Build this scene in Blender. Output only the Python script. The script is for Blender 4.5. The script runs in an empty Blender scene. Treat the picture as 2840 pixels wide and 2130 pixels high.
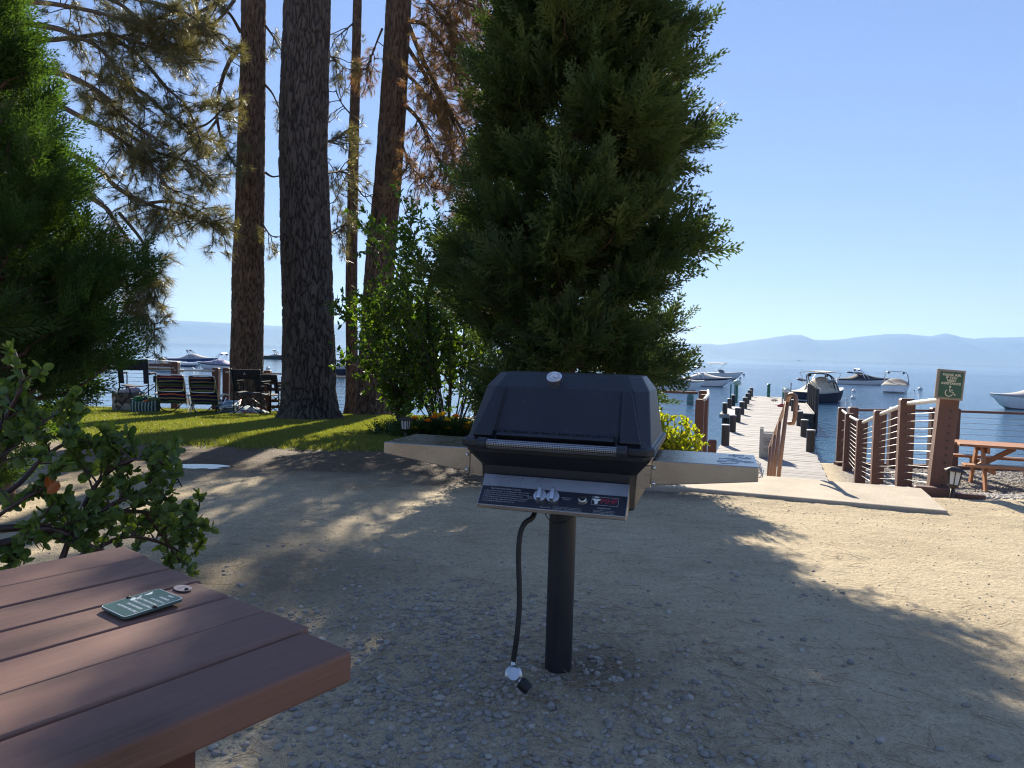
import bpy, math, random
import numpy as np
from mathutils import Vector, Matrix

# ------------------------------------------------------------------ camera, sky, sun, exposure
scene = bpy.context.scene
F_PX, CX, CY, CAM_H = 1969.0, 1420.0, 1065.0, 1.1
PITCH, ROLL = math.radians(2.62), math.radians(1.57)
FW = np.array([0, math.cos(PITCH), -math.sin(PITCH)])
U0 = np.array([0, math.sin(PITCH), math.cos(PITCH)])
RT = math.cos(ROLL) * np.array([1.0, 0, 0]) + math.sin(ROLL) * U0
UP = -math.sin(ROLL) * np.array([1.0, 0, 0]) + math.cos(ROLL) * U0
CAM = np.array([0, 0, CAM_H])
cam_data = bpy.data.cameras.new('camera')
cam = bpy.data.objects.new('camera', cam_data)
scene.collection.objects.link(cam)
cam.matrix_world = Matrix(((RT[0], UP[0], -FW[0], 0), (RT[1], UP[1], -FW[1], 0), (RT[2], UP[2], -FW[2], CAM_H), (0, 0, 0, 1)))
cam_data.sensor_width = 36.0
cam_data.lens = F_PX / 2840 * 36
cam_data.clip_start = 0.05
cam_data.clip_end = 80000
scene.camera = cam

SUN_AZ, SUN_EL = math.radians(0.5), math.radians(29.0)      # azimuth from +Y towards +X
world = bpy.data.worlds.new('World'); scene.world = world; world.use_nodes = True
wn = world.node_tree.nodes; wl = world.node_tree.links
bg = wn['Background']; sky = wn.new('ShaderNodeTexSky'); sky.sky_type = 'NISHITA'
sky.sun_disc = False; sky.sun_elevation = SUN_EL; sky.sun_rotation = SUN_AZ
sky.altitude = 1900; sky.air_density = 1.0; sky.dust_density = 0.0; sky.ozone_density = 1.0
bw = wn.new('ShaderNodeRGBToBW'); wl.new(sky.outputs[0], bw.inputs[0])          # soften the contrast of the whole sky evenly
pw = wn.new('ShaderNodeMath'); pw.operation = 'POWER'; pw.inputs[1].default_value = -0.5
dv0 = wn.new('ShaderNodeMath'); dv0.operation = 'DIVIDE'; dv0.inputs[1].default_value = 2.0; wl.new(bw.outputs[0], dv0.inputs[0]); wl.new(dv0.outputs[0], pw.inputs[0])
vm = wn.new('ShaderNodeVectorMath'); vm.operation = 'SCALE'; wl.new(sky.outputs[0], vm.inputs[0]); wl.new(pw.outputs[0], vm.inputs['Scale'])
tn = wn.new('ShaderNodeVectorMath'); tn.operation = 'MULTIPLY'; tn.inputs[1].default_value = (0.95, 0.90, 0.98); wl.new(vm.outputs[0], tn.inputs[0])
wl.new(tn.outputs[0], bg.inputs[0]); bg.inputs[1].default_value = 0.08
sun_d = bpy.data.lights.new('sun', 'SUN'); sun_d.energy = 4.7; sun_d.angle = math.radians(0.53); sun_d.color = (1, 0.90, 0.74)
sun = bpy.data.objects.new('sun', sun_d); scene.collection.objects.link(sun)
sdir = Vector((math.sin(SUN_AZ) * math.cos(SUN_EL), math.cos(SUN_AZ) * math.cos(SUN_EL), math.sin(SUN_EL)))
sun.rotation_euler = (-sdir).to_track_quat('-Z', 'Y').to_euler()
sun.location = (0, 0, 30)
vs = scene.view_settings
vs.view_transform = 'Standard'; vs.look = 'None'; vs.exposure = 1.36; vs.gamma = 1.0; vs.use_curve_mapping = False
scene.render.engine = 'CYCLES'
cy = scene.cycles
cy.max_bounces = 8; cy.diffuse_bounces = 4; cy.glossy_bounces = 4; cy.transmission_bounces = 6; cy.transparent_max_bounces = 12
cy.volume_bounces = 0; cy.sample_clamp_indirect = 6.0; cy.sample_clamp_direct = 12.0; cy.caustics_reflective = False; cy.caustics_refractive = False
cy.use_denoising = True; cy.filter_width = 1.15; cy.pixel_filter_type = 'BLACKMAN_HARRIS'

# ------------------------------------------------------------------ pixel -> place
def ray(px, py): return FW + RT * ((px - CX) / F_PX) - UP * ((py - CY) / F_PX)
def at_z(px, py, z): d = ray(px, py); return CAM + d * ((z - CAM_H) / d[2])
def at_y(px, py, y): d = ray(px, py); return CAM + d * (y / d[1])

rng = np.random.default_rng(7); random.seed(7)

def hash2(ix, iy, s=0):
    h = (ix.astype(np.int64) * 374761393 + iy.astype(np.int64) * 668265263 + s * 1442695041) & 0x7fffffff
    h = ((h ^ (h >> 13)) * 1274126177) & 0x7fffffff
    return ((h ^ (h >> 16)) & 0xffffff) / float(0xffffff)
def vnoise(x, y, s=0):
    x = np.asarray(x, float); y = np.asarray(y, float)
    ix = np.floor(x); iy = np.floor(y); fx = x - ix; fy = y - iy
    fx = fx * fx * (3 - 2 * fx); fy = fy * fy * (3 - 2 * fy)
    a = hash2(ix, iy, s); b = hash2(ix + 1, iy, s); c = hash2(ix, iy + 1, s); d = hash2(ix + 1, iy + 1, s)
    return (a * (1 - fx) + b * fx) * (1 - fy) + (c * (1 - fx) + d * fx) * fy
def fbm(x, y, o=4, s=0):
    x = np.asarray(x, float); y = np.asarray(y, float); t = 0; a = 0.5; n = 0
    for k in range(o):
        t = t + a * vnoise(x, y, s + k); n += a; a *= 0.5; x = x * 2.03 + 17.1; y = y * 2.03 + 5.3
    return t / n
def sstep(a, b, x):
    t = np.clip((np.asarray(x, float) - a) / (b - a), 0, 1); return t * t * (3 - 2 * t)

# ------------------------------------------------------------------ the lie of the land
PA = np.array([0.342, 0.94]); PN = np.array([0.94, -0.342])      # along / across the pier
WATER_Z = -2.1; DECK_Z = -0.95
def wall_y(x): return 16.6 - 2.3 * sstep(0.5, 3.0, x)
def ground_z(x, y):
    x = np.asarray(x, float); y = np.asarray(y, float)
    zl = -0.30 * sstep(6.5, 15.0, y) - 0.16 * sstep(14.0, 16.6, y)
    s = x * PN[0] + y * PN[1]
    zr = -0.985 * np.clip((y - 5.7) / 5.7, 0, 1)
    zr = np.where(y < 5.7, 0, zr)
    w = sstep(-2.3, -1.3, s)
    z = zl * (1 - w) + zr * w
    drop = sstep(0, 0.12, y - wall_y(x))
    return z * (1 - drop) + (-3.4 - 0.03 * np.clip(y - 16, 0, 60)) * drop
def gz(x, y): return float(ground_z(x, y))
def on_ground(px, py):
    z = 0.0
    for _ in range(12):
        p = at_z(px, py, z); z = 0.5 * z + 0.5 * gz(p[0], p[1])
    return at_z(px, py, z)

# ------------------------------------------------------------------ objects
COL = scene.collection
def link(o, parent=None):
    COL.objects.link(o)
    if parent is not None: o.parent = parent
    return o
def tag(o, label, cat, group=None):
    o['label'] = label; o['category'] = cat
    if group: o['group'] = group
    return o
def thing(name, label, cat, loc=(0, 0, 0), rz=0.0, group=None, rot=None):
    o = bpy.data.objects.new(name, None); o.empty_display_size = 0.1
    link(o); o.location = [float(v) for v in loc]; o.rotation_euler = rot if rot else (0, 0, rz)
    return tag(o, label, cat, group)
def mesh_np(name, V, Fc, mat=None, parent=None, smooth=False, kind=None):
    V = np.asarray(V, np.float32).reshape(-1, 3); Fc = np.asarray(Fc, np.int32); k = Fc.shape[1]
    me = bpy.data.meshes.new(name)
    me.vertices.add(len(V)); me.vertices.foreach_set('co', V.ravel())
    me.loops.add(Fc.size); me.loops.foreach_set('vertex_index', Fc.ravel())
    me.polygons.add(len(Fc)); me.polygons.foreach_set('loop_start', np.arange(0, Fc.size, k, dtype=np.int32))
    me.polygons.foreach_set('loop_total', np.full(len(Fc), k, np.int32))
    me.polygons.foreach_set('use_smooth', np.full(len(Fc), bool(smooth)))
    me.update(calc_edges=True)
    if mat is not None: me.materials.append(mat)
    o = link(bpy.data.objects.new(name, me), parent)
    if kind: o['kind'] = kind
    return o
def copy_obj(o, parent=None, loc=None):
    c = o.copy(); link(c, parent)
    if parent is None: c.parent = None
    if loc is not None: c.location = loc
    return c
def copy_tree(o, parent=None):
    c = o.copy(); link(c)
    c.parent = parent
    for ch in list(o.children): copy_tree(ch, c)
    return c

class MB:
    def __init__(s): s.v = []; s.f = []
    def add(s, V, Fc):
        n = len(s.v); s.v += [tuple(float(c) for c in p) for p in V]; s.f += [tuple(int(i) + n for i in q) for q in Fc]; return s
    def box(s, c, size, rz=0.0, M=None):
        hx, hy, hz = size[0] / 2, size[1] / 2, size[2] / 2
        P = [Vector((x, y, z)) for z in (-hz, hz) for (x, y) in ((-hx, -hy), (hx, -hy), (hx, hy), (-hx, hy))]
        R = M if M is not None else Matrix.Rotation(rz, 3, 'Z')
        return s.add([R @ p + Vector([float(t) for t in c]) for p in P], [(3, 2, 1, 0), (4, 5, 6, 7), (0, 1, 5, 4), (1, 2, 6, 5), (2, 3, 7, 6), (3, 0, 4, 7)])
    def bar(s, p0, p1, w, h, up=(0, 0, 1)):
        p0 = Vector([float(t) for t in p0]); p1 = Vector([float(t) for t in p1]); d = (p1 - p0); L = d.length; d.normalize()
        u = Vector(up); sd = d.cross(u)
        if sd.length < 1e-4: sd = d.cross(Vector((1, 0, 0)))
        sd.normalize(); u = sd.cross(d)
        P = []
        for q in (p0, p1):
            for (a, b) in ((-1, -1), (1, -1), (1, 1), (-1, 1)): P.append(q + sd * (a * w / 2) + u * (b * h / 2))
        return s.add(P, [(3, 2, 1, 0), (4, 5, 6, 7), (0, 1, 5, 4), (1, 2, 6, 5), (2, 3, 7, 6), (3, 0, 4, 7)])
    def tube(s, pts, r, n=8, cap=True, radii=None):
        pts = [Vector([float(t) for t in p]) for p in pts]; N = len(pts); V = []; prev = None
        for i, p in enumerate(pts):
            d = (pts[min(i + 1, N - 1)] - pts[max(i - 1, 0)])
            if d.length < 1e-9: d = Vector((0, 0, 1))
            d.normalize()
            if prev is None:
                a = Vector((0, 0, 1)) if abs(d.z) < 0.9 else Vector((1, 0, 0)); e = d.cross(a).normalized()
            else:
                e = prev - d * prev.dot(d)
                e = e.normalized() if e.length > 1e-6 else d.orthogonal().normalized()
            prev = e; b = d.cross(e); rr = radii[i] if radii else r
            for k in range(n):
                t = 2 * math.pi * k / n; V.append(p + e * (rr * math.cos(t)) + b * (rr * math.sin(t)))
        Fc = []
        for i in range(N - 1):
            for k in range(n):
                k2 = (k + 1) % n; Fc.append((i * n + k, i * n + k2, (i + 1) * n + k2, (i + 1) * n + k))
        if cap: Fc += [tuple(range(n - 1, -1, -1)), tuple((N - 1) * n + k for k in range(n))]
        return s.add(V, Fc)
    def cyl(s, p0, p1, r, n=16, r1=None): return s.tube([p0, p1], r, n, True, [r, r if r1 is None else r1])
    def lathe(s, prof, c=(0, 0, 0), n=20, sx=1, sy=1):
        V = []; Fc = []
        for (r, z) in prof:
            for k in range(n):
                t = 2 * math.pi * k / n; V.append((c[0] + r * sx * math.cos(t), c[1] + r * sy * math.sin(t), c[2] + z))
        for i in range(len(prof) - 1):
            for k in range(n):
                k2 = (k + 1) % n; Fc.append((i * n + k, i * n + k2, (i + 1) * n + k2, (i + 1) * n + k))
        Fc += [tuple(range(n - 1, -1, -1)), tuple((len(prof) - 1) * n + k for k in range(n))]
        return s.add(V, Fc)
    def prism(s, poly, z0, z1, M=None):
        n = len(poly); V = [Vector((x, y, z0)) for x, y in poly] + [Vector((x, y, z1)) for x, y in poly]
        if M is not None: V = [M @ v for v in V]
        return s.add(V, [tuple(range(n - 1, -1, -1)), tuple(range(n, 2 * n))] + [(i, (i + 1) % n, n + (i + 1) % n, n + i) for i in range(n)])
    def loft(s, rings, close=True, cap=True):
        n = len(rings[0]); V = [p for r in rings for p in r]; Fc = []
        for i in range(len(rings) - 1):
            for k in range(n if close else n - 1):
                k2 = (k + 1) % n; Fc.append((i * n + k, i * n + k2, (i + 1) * n + k2, (i + 1) * n + k))
        if cap: Fc += [tuple(range(n - 1, -1, -1)), tuple((len(rings) - 1) * n + k for k in range(n))]
        return s.add(V, Fc)
    def build(s, name, mat, parent=None, smooth=False, bevel=0.0, kind=None, seg=2, auto=None):
        used = sorted({i for f in s.f for i in f})
        if len(used) < len(s.v):
            mp = {a: b for b, a in enumerate(used)}; s.v = [s.v[i] for i in used]; s.f = [tuple(mp[i] for i in f) for f in s.f]
        me = bpy.data.meshes.new(name); me.from_pydata(s.v, [], s.f)
        me.polygons.foreach_set('use_smooth', np.full(len(me.polygons), bool(smooth)))
        if smooth and auto:
            try: me.set_sharp_from_angle(angle=math.radians(auto))
            except Exception: pass
        me.update(); me.materials.append(mat)
        o = link(bpy.data.objects.new(name, me), parent)
        if bevel:
            m = o.modifiers.new('bevel', 'BEVEL'); m.width = bevel; m.segments = seg; m.limit_method = 'ANGLE'; m.angle_limit = math.radians(35)
        if kind: o['kind'] = kind
        return o
def text_mesh(name, body, size, mat, parent, M, extrude=0.0003, align='CENTER', bold=0.0, sx=1.0):
    cu = bpy.data.curves.new('t', 'FONT'); cu.body = body; cu.size = size; cu.extrude = extrude; cu.align_x = align; cu.align_y = 'CENTER'
    cu.resolution_u = 2; cu.offset = bold
    to = bpy.data.objects.new('t', cu); COL.objects.link(to)
    dg = bpy.context.evaluated_depsgraph_get(); dg.update()
    me = bpy.data.meshes.new_from_object(to.evaluated_get(dg)); bpy.data.objects.remove(to); bpy.data.curves.remove(cu)
    me.name = name; me.materials.clear(); me.materials.append(mat)
    me.transform(M @ Matrix.Diagonal((sx, 1, 1, 1)))
    return link(bpy.data.objects.new(name, me), parent)

# ------------------------------------------------------------------ materials
def nmat(name):
    m = bpy.data.materials.new(name); m.use_nodes = True; nt = m.node_tree
    return m, nt.nodes, nt.links, nt.nodes['Principled BSDF']
def ramp(N, stops):
    r = N.new('ShaderNodeValToRGB'); e = r.color_ramp.elements
    while len(e) < len(stops): e.new(0.5)
    for el, (p, c) in zip(e, stops): el.position = p; el.color = (*c, 1) if len(c) == 3 else c
    return r
def noise_node(N, L, co, scale, detail=4, rough=0.55, dist=0.0):
    n = N.new('ShaderNodeTexNoise'); n.inputs['Scale'].default_value = scale; n.inputs['Detail'].default_value = detail
    n.inputs['Roughness'].default_value = rough; n.inputs['Distortion'].default_value = dist
    if co is not None: L.new(co, n.inputs['Vector'])
    return n
def mapping(N, L, co, scale=(1, 1, 1), rot=(0, 0, 0)):
    m = N.new('ShaderNodeMapping'); m.inputs['Scale'].default_value = scale; m.inputs['Rotation'].default_value = rot; L.new(co, m.inputs['Vector']); return m.outputs[0]
def mixc(N, L, fac, a, b, mode='MIX'):
    m = N.new('ShaderNodeMix'); m.data_type = 'RGBA'; m.blend_type = mode
    for sock, v in ((m.inputs[0], fac), (m.inputs[6], a), (m.inputs[7], b)):
        if hasattr(v, 'is_linked') or hasattr(v, 'links'): L.new(v, sock)
        elif isinstance(v, (int, float)): sock.default_value = v
        else: sock.default_value = (*v, 1)
    return m.outputs[2]
def mathn(N, L, op, a, b=0.0, c=None):
    m = N.new('ShaderNodeMath'); m.operation = op
    for i, v in enumerate((a, b) if c is None else (a, b, c)):
        if hasattr(v, 'links'): L.new(v, m.inputs[i])
        else: m.inputs[i].default_value = v
    return m.outputs[0]
def bump(N, L, h, strength, dist=0.01, normal=None):
    b = N.new('ShaderNodeBump'); b.inputs['Strength'].default_value = strength; b.inputs['Distance'].default_value = dist
    L.new(h, b.inputs['Height'])
    if normal is not None: L.new(normal, b.inputs['Normal'])
    return b.outputs[0]
def simple(name, col, rough=0.6, metal=0.0, var=0.12, nscale=8.0, bscale=0.0, bstr=0.0, bdist=0.004, spec=0.5, stretch=(1, 1, 1), island=0.0, coat=0.0):
    m, N, L, P = nmat(name); tc = N.new('ShaderNodeTexCoord'); co = mapping(N, L, tc.outputs['Object'], stretch)
    n = noise_node(N, L, co, nscale, 5)
    c = ramp(N, [(0.25, tuple(max(0, x * (1 - var)) for x in col)), (0.75, tuple(min(1, x * (1 + var)) for x in col))]); L.new(n.outputs[0], c.inputs[0])
    out = c.outputs[0]
    if island:
        oi = N.new('ShaderNodeObjectInfo'); hs = N.new('ShaderNodeHueSaturation'); L.new(out, hs.inputs['Color'])
        L.new(mathn(N, L, 'MULTIPLY_ADD', oi.outputs['Random'], 2 * island, 1 - island), hs.inputs['Value']); out = hs.outputs[0]
    L.new(out, P.inputs['Base Color']); P.inputs['Roughness'].default_value = rough; P.inputs['Metallic'].default_value = metal
    P.inputs['Specular IOR Level'].default_value = spec
    if coat: P.inputs['Coat Weight'].default_value = coat
    rr = N.new('ShaderNodeMapRange'); rr.inputs[3].default_value = max(0.02, rough - 0.08); rr.inputs[4].default_value = min(1, rough + 0.1)
    L.new(n.outputs[0], rr.inputs[0]); L.new(rr.outputs[0], P.inputs['Roughness'])
    if bscale:
        nb = noise_node(N, L, co, bscale, 4); L.new(bump(N, L, nb.outputs[0], bstr, bdist), P.inputs['Normal'])
    return m
def leafmat(name, cols, transl=0.45, tcol=None, rough=0.45, spec=0.4, isl=0.3):
    m, N, L, P = nmat(name); g = N.new('ShaderNodeNewGeometry')
    n = len(cols); c = ramp(N, [(i / max(1, n - 1), col) for i, col in enumerate(cols)]); at = N.new('ShaderNodeAttribute'); at.attribute_name = 'var'; oi = N.new('ShaderNodeObjectInfo')
    f = mathn(N, L, 'ADD', at.outputs['Fac'], mathn(N, L, 'ADD', mathn(N, L, 'MULTIPLY', oi.outputs['Random'], 3.7), mathn(N, L, 'MULTIPLY', g.outputs['Random Per Island'], isl))); L.new(mathn(N, L, 'PINGPONG', f, 1.0), c.inputs[0])
    L.new(c.outputs[0], P.inputs['Base Color']); P.inputs['Roughness'].default_value = rough; P.inputs['Specular IOR Level'].default_value = spec
    t = N.new('ShaderNodeBsdfTranslucent'); tm = mixc(N, L, 1.0, c.outputs[0], tcol or (1.6, 1.5, 0.5), 'MULTIPLY'); L.new(tm, t.inputs[0])
    mx = N.new('ShaderNodeMixShader'); mx.inputs[0].default_value = transl; L.new(P.outputs[0], mx.inputs[1]); L.new(t.outputs[0], mx.inputs[2])
    L.new(mx.outputs[0], N['Material Output'].inputs[0]); return m

def wood(name, col, rough=0.6, axis='X', var=0.25, knots=0.0, bstr=0.25, gl=1.0, wear=None):
    m, N, L, P = nmat(name); tc = N.new('ShaderNodeTexCoord'); oi = N.new('ShaderNodeObjectInfo')
    ad = N.new('ShaderNodeVectorMath'); ad.operation = 'ADD'; L.new(tc.outputs['Object'], ad.inputs[0])
    cb = N.new('ShaderNodeCombineXYZ'); 
    for i in range(3): L.new(mathn(N, L, 'MULTIPLY', oi.outputs['Random'], 7.0 + 3 * i), cb.inputs[i])
    L.new(cb.outputs[0], ad.inputs[1])
    st = {'X': (1, 14, 14), 'Y': (14, 1, 14), 'Z': (14, 14, 1)}[axis]
    co = mapping(N, L, ad.outputs[0], st)
    n = noise_node(N, L, co, 6.0 * gl, 6, 0.6, 0.6); n2 = noise_node(N, L, ad.outputs[0], 5.0, 3)
    c = ramp(N, [(0.2, tuple(x * (1 - var) for x in col)), (0.8, tuple(min(1, x * (1 + var)) for x in col))]); L.new(n.outputs[0], c.inputs[0])
    out = mixc(N, L, mathn(N, L, 'MULTIPLY', n2.outputs[0], 0.35), c.outputs[0], tuple(x * 0.75 for x in col))
    if wear:
        nw = noise_node(N, L, co, 2.0, 6, 0.7); rw = ramp(N, [(0.58, (0, 0, 0)), (0.72, (1, 1, 1))]); L.new(nw.outputs[0], rw.inputs[0])
        out = mixc(N, L, mathn(N, L, 'MULTIPLY', rw.outputs[0], 0.6), out, wear)
    h = n.outputs[0]
    if knots:
        sk = {'X': (1.6, 4.5, 4.5), 'Y': (4.5, 1.6, 4.5), 'Z': (4.5, 4.5, 1.6)}[axis]
        vk = N.new('ShaderNodeTexVoronoi'); vk.voronoi_dimensions = '2D' if axis == 'X' else '3D'; vk.inputs['Scale'].default_value = knots; L.new(mapping(N, L, ad.outputs[0], sk), vk.inputs['Vector'])
        rk = ramp(N, [(0.07, (1, 1, 1)), (0.20, (0, 0, 0))]); L.new(vk.outputs['Distance'], rk.inputs[0])
        nk = noise_node(N, L, co, 9.0, 4); kf = mathn(N, L, 'MULTIPLY', rk.outputs[0], nk.outputs[0])
        out = mixc(N, L, kf, out, tuple(x * 0.25 for x in col)); h = mathn(N, L, 'SUBTRACT', n.outputs[0], mathn(N, L, 'MULTIPLY', kf, 1.5))
    hs = N.new('ShaderNodeHueSaturation'); L.new(out, hs.inputs['Color']); L.new(mathn(N, L, 'MULTIPLY_ADD', oi.outputs['Random'], 0.22, 0.89), hs.inputs['Value'])
    L.new(hs.outputs[0], P.inputs['Base Color']); P.inputs['Roughness'].default_value = rough
    rr = N.new('ShaderNodeMapRange'); rr.inputs[3].default_value = rough - 0.08; rr.inputs[4].default_value = rough + 0.12; L.new(n2.outputs[0], rr.inputs[0]); L.new(rr.outputs[0], P.inputs['Roughness'])
    L.new(bump(N, L, h, bstr, 0.003), P.inputs['Normal']); return m

M = {}
M['table'] = wood('painted_table_wood', (0.205, 0.102, 0.072), 0.58, 'X', 0.16, 1.5, 0.45, wear=(0.145, 0.088, 0.08))
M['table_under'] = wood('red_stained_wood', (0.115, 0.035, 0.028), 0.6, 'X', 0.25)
M['redwood'] = wood('redwood_boards', (0.40, 0.175, 0.075), 0.6, 'X', 0.25, 1.2)
M['post'] = wood('brown_post_wood', (0.125, 0.058, 0.042), 0.6, 'Z', 0.15)
M['postx'] = wood('brown_timber_wood', (0.125, 0.060, 0.045), 0.6, 'X', 0.15)
M['deck'] = wood('weathered_deck_wood', (0.31, 0.295, 0.28), 0.85, 'X', 0.2)
M['deckrim'] = wood('bleached_rim_wood', (0.38, 0.36, 0.33), 0.8, 'Y', 0.12)
M['pile'] = simple('dark_pile_sleeve', (0.035, 0.03, 0.03), 0.55, 0, 0.3, 6)
M['pilecap'] = simple('pale_pile_cap', (0.5, 0.49, 0.47), 0.6)
M['galv'] = simple('galvanised_steel', (0.62, 0.63, 0.64), 0.38, 0.9, 0.12, 14)
M['rail'] = simple('pale_painted_pipe', (0.55, 0.53, 0.51), 0.4, 0.3, 0.1, 12)
M['brownpipe'] = simple('brown_painted_pipe', (0.28, 0.15, 0.10), 0.4, 0.2, 0.2, 10)
M['cable'] = simple('stainless_cable', (0.42, 0.41, 0.40), 0.45, 0.8)
M['black'] = simple('black_fabric', (0.012, 0.013, 0.018), 0.85, 0, 0.3, 30, 300, 0.2, 0.001)
M['navy'] = simple('navy_fabric', (0.012, 0.016, 0.035), 0.85, 0, 0.3, 30)
M['blackm'] = simple('black_metal', (0.015, 0.015, 0.017), 0.4, 0.3)
M['grey'] = simple('grey_plastic', (0.35, 0.35, 0.36), 0.5)
M['white'] = simple('white_gelcoat', (0.78, 0.78, 0.76), 0.25, 0, 0.04)
M['whitep'] = simple('white_paint', (0.6, 0.6, 0.58), 0.5, 0, 0.08)
M['rubber'] = simple('black_rubber', (0.012, 0.012, 0.013), 0.55, 0, 0.2, 20)
M['green_paint'] = simple('green_paint', (0.012, 0.12, 0.085), 0.4)
M['signgreen'] = simple('dark_green_sign', (0.020, 0.085, 0.050), 0.45, 0, 0.12, 12)
M['plaquegreen'] = simple('green_plaque_face', (0.065, 0.135, 0.115), 0.32, 0, 0.10, 25)
M['cream'] = simple('cream_lettering', (0.72, 0.66, 0.50), 0.5, 0, 0.03)
M['offwhite'] = simple('white_lettering', (0.75, 0.78, 0.76), 0.4, 0, 0.02)
M['brownframe'] = simple('weathered_sign_frame', (0.27, 0.22, 0.17), 0.6, 0, 0.2)
M['frost'] = simple('frosted_lantern_glass', (0.62, 0.64, 0.64), 0.3, 0, 0.06)
M['lantern'] = simple('bronze_lantern_metal', (0.05, 0.04, 0.035), 0.45, 0.5)
M['red'] = simple('faded_red_paint', (0.45, 0.05, 0.05), 0.5)
M['brass'] = simple('brass_fitting', (0.42, 0.28, 0.10), 0.35, 1.0)
M['alu'] = simple('aluminium_tube', (0.72, 0.73, 0.74), 0.28, 1.0, 0.06)

def conc(name, col):
    m, N, L, P = nmat(name); tc = N.new('ShaderNodeTexCoord'); co = tc.outputs['Object']
    n = noise_node(N, L, co, 3, 5); n2 = noise_node(N, L, co, 160, 3)
    c = ramp(N, [(0.3, tuple(x * 0.82 for x in col)), (0.7, tuple(x * 1.1 for x in col))]); L.new(n.outputs[0], c.inputs[0])
    s = ramp(N, [(0.35, tuple(x * 0.6 for x in col)), (0.5, (1, 1, 1))]); L.new(n2.outputs[0], s.inputs[0])
    L.new(mixc(N, L, 0.5, c.outputs[0], s.outputs[0], 'MULTIPLY'), P.inputs['Base Color']); P.inputs['Roughness'].default_value = 0.9
    L.new(bump(N, L, n2.outputs[0], 0.35, 0.003), P.inputs['Normal']); return m
M['concrete'] = conc('slab_concrete', (0.44, 0.38, 0.295))

def steel():
    m, N, L, P = nmat('brushed_stainless'); tc = N.new('ShaderNodeTexCoord')
    co = mapping(N, L, tc.outputs['Object'], (2, 60, 220)); n = noise_node(N, L, co, 6, 3); n2 = noise_node(N, L, tc.outputs['Object'], 7, 5); n3 = noise_node(N, L, tc.outputs['Object'], 90, 4, 0.7)
    c = ramp(N, [(0.3, (0.27, 0.25, 0.235)), (0.75, (0.40, 0.375, 0.35))]); L.new(n2.outputs[0], c.inputs[0])
    sp = ramp(N, [(0.60, (1, 1, 1)), (0.72, (0.45, 0.40, 0.36))]); L.new(n3.outputs[0], sp.inputs[0])
    L.new(mixc(N, L, 0.4, c.outputs[0], sp.outputs[0], 'MULTIPLY'), P.inputs['Base Color']); P.inputs['Metallic'].default_value = 1
    rr = N.new('ShaderNodeMapRange'); rr.inputs[3].default_value = 0.20; rr.inputs[4].default_value = 0.36; L.new(n2.outputs[0], rr.inputs[0]); L.new(rr.outputs[0], P.inputs['Roughness'])
    L.new(bump(N, L, n.outputs[0], 0.22, 0.001), P.inputs['Normal']); return m
M['steel'] = steel()
def castpaint():
    m, N, L, P = nmat('black_cast_enamel'); tc = N.new('ShaderNodeTexCoord'); co = tc.outputs['Object']
    n = noise_node(N, L, co, 260, 3); n2 = noise_node(N, L, co, 6, 5, 0.65); n3 = noise_node(N, L, mapping(N, L, co, (30, 30, 3)), 2.2, 4)
    c = ramp(N, [(0.3, (0.009, 0.011, 0.017)), (0.62, (0.014, 0.017, 0.025)), (0.85, (0.032, 0.033, 0.038))]); L.new(n2.outputs[0], c.inputs[0])
    st = ramp(N, [(0.60, (0, 0, 0)), (0.75, (1, 1, 1))]); L.new(n3.outputs[0], st.inputs[0])
    L.new(mixc(N, L, mathn(N, L, 'MULTIPLY', st.outputs[0], 0.25), c.outputs[0], (0.08, 0.08, 0.085)), P.inputs['Base Color'])
    rr = N.new('ShaderNodeMapRange'); rr.inputs[3].default_value = 0.34; rr.inputs[4].default_value = 0.56; L.new(n2.outputs[0], rr.inputs[0]); L.new(rr.outputs[0], P.inputs['Roughness'])
    L.new(bump(N, L, n.outputs[0], 0.18, 0.001), P.inputs['Normal']); return m
M['cast'] = castpaint()
def perf():
    m, N, L, P = nmat('perforated_steel'); tc = N.new('ShaderNodeTexCoord'); v = N.new('ShaderNodeTexVoronoi'); v.inputs['Scale'].default_value = 190; v.inputs['Randomness'].default_value = 0.12
    L.new(tc.outputs['Object'], v.inputs['Vector']); r = ramp(N, [(0.34, (0.015, 0.015, 0.017)), (0.46, (0.36, 0.36, 0.36))]); L.new(v.outputs['Distance'], r.inputs[0])
    L.new(r.outputs[0], P.inputs['Base Color']); P.inputs['Metallic'].default_value = 1; P.inputs['Roughness'].default_value = 0.42; return m
M['perf'] = perf()
def dialmat(): return simple('gauge_dial', (0.62, 0.64, 0.66), 0.3, 0, 0.05)
M['dial'] = dialmat()
M['panelblk'] = simple('black_printed_label', (0.016, 0.019, 0.028), 0.35, 0, 0.3, 14)
M['bark'] = None
def barkmat(name, c0, c1, c2):
    m, N, L, P = nmat(name); tc = N.new('ShaderNodeTexCoord'); at = N.new('ShaderNodeAttribute'); at.attribute_name = 'plate'
    co = mapping(N, L, tc.outputs['Object'], (1, 1, 0.35)); n = noise_node(N, L, co, 14, 6, 0.65); n2 = noise_node(N, L, co, 60, 4, 0.6)
    c = ramp(N, [(0.0, c0), (0.35, c1), (1.0, c2)]); L.new(mathn(N, L, 'MULTIPLY', at.outputs['Fac'], mathn(N, L, 'MULTIPLY_ADD', n.outputs[0], 1.2, 0.35)), c.inputs[0])
    L.new(c.outputs[0], P.inputs['Base Color']); P.inputs['Roughness'].default_value = 0.9; P.inputs['Specular IOR Level'].default_value = 0.2
    L.new(bump(N, L, n2.outputs[0], 0.7, 0.02, bump(N, L, n.outputs[0], 0.7, 0.03)), P.inputs['Normal']); return m
M['bark'] = barkmat('pine_bark', (0.028, 0.024, 0.024), (0.06, 0.05, 0.047), (0.11, 0.093, 0.086))
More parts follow.
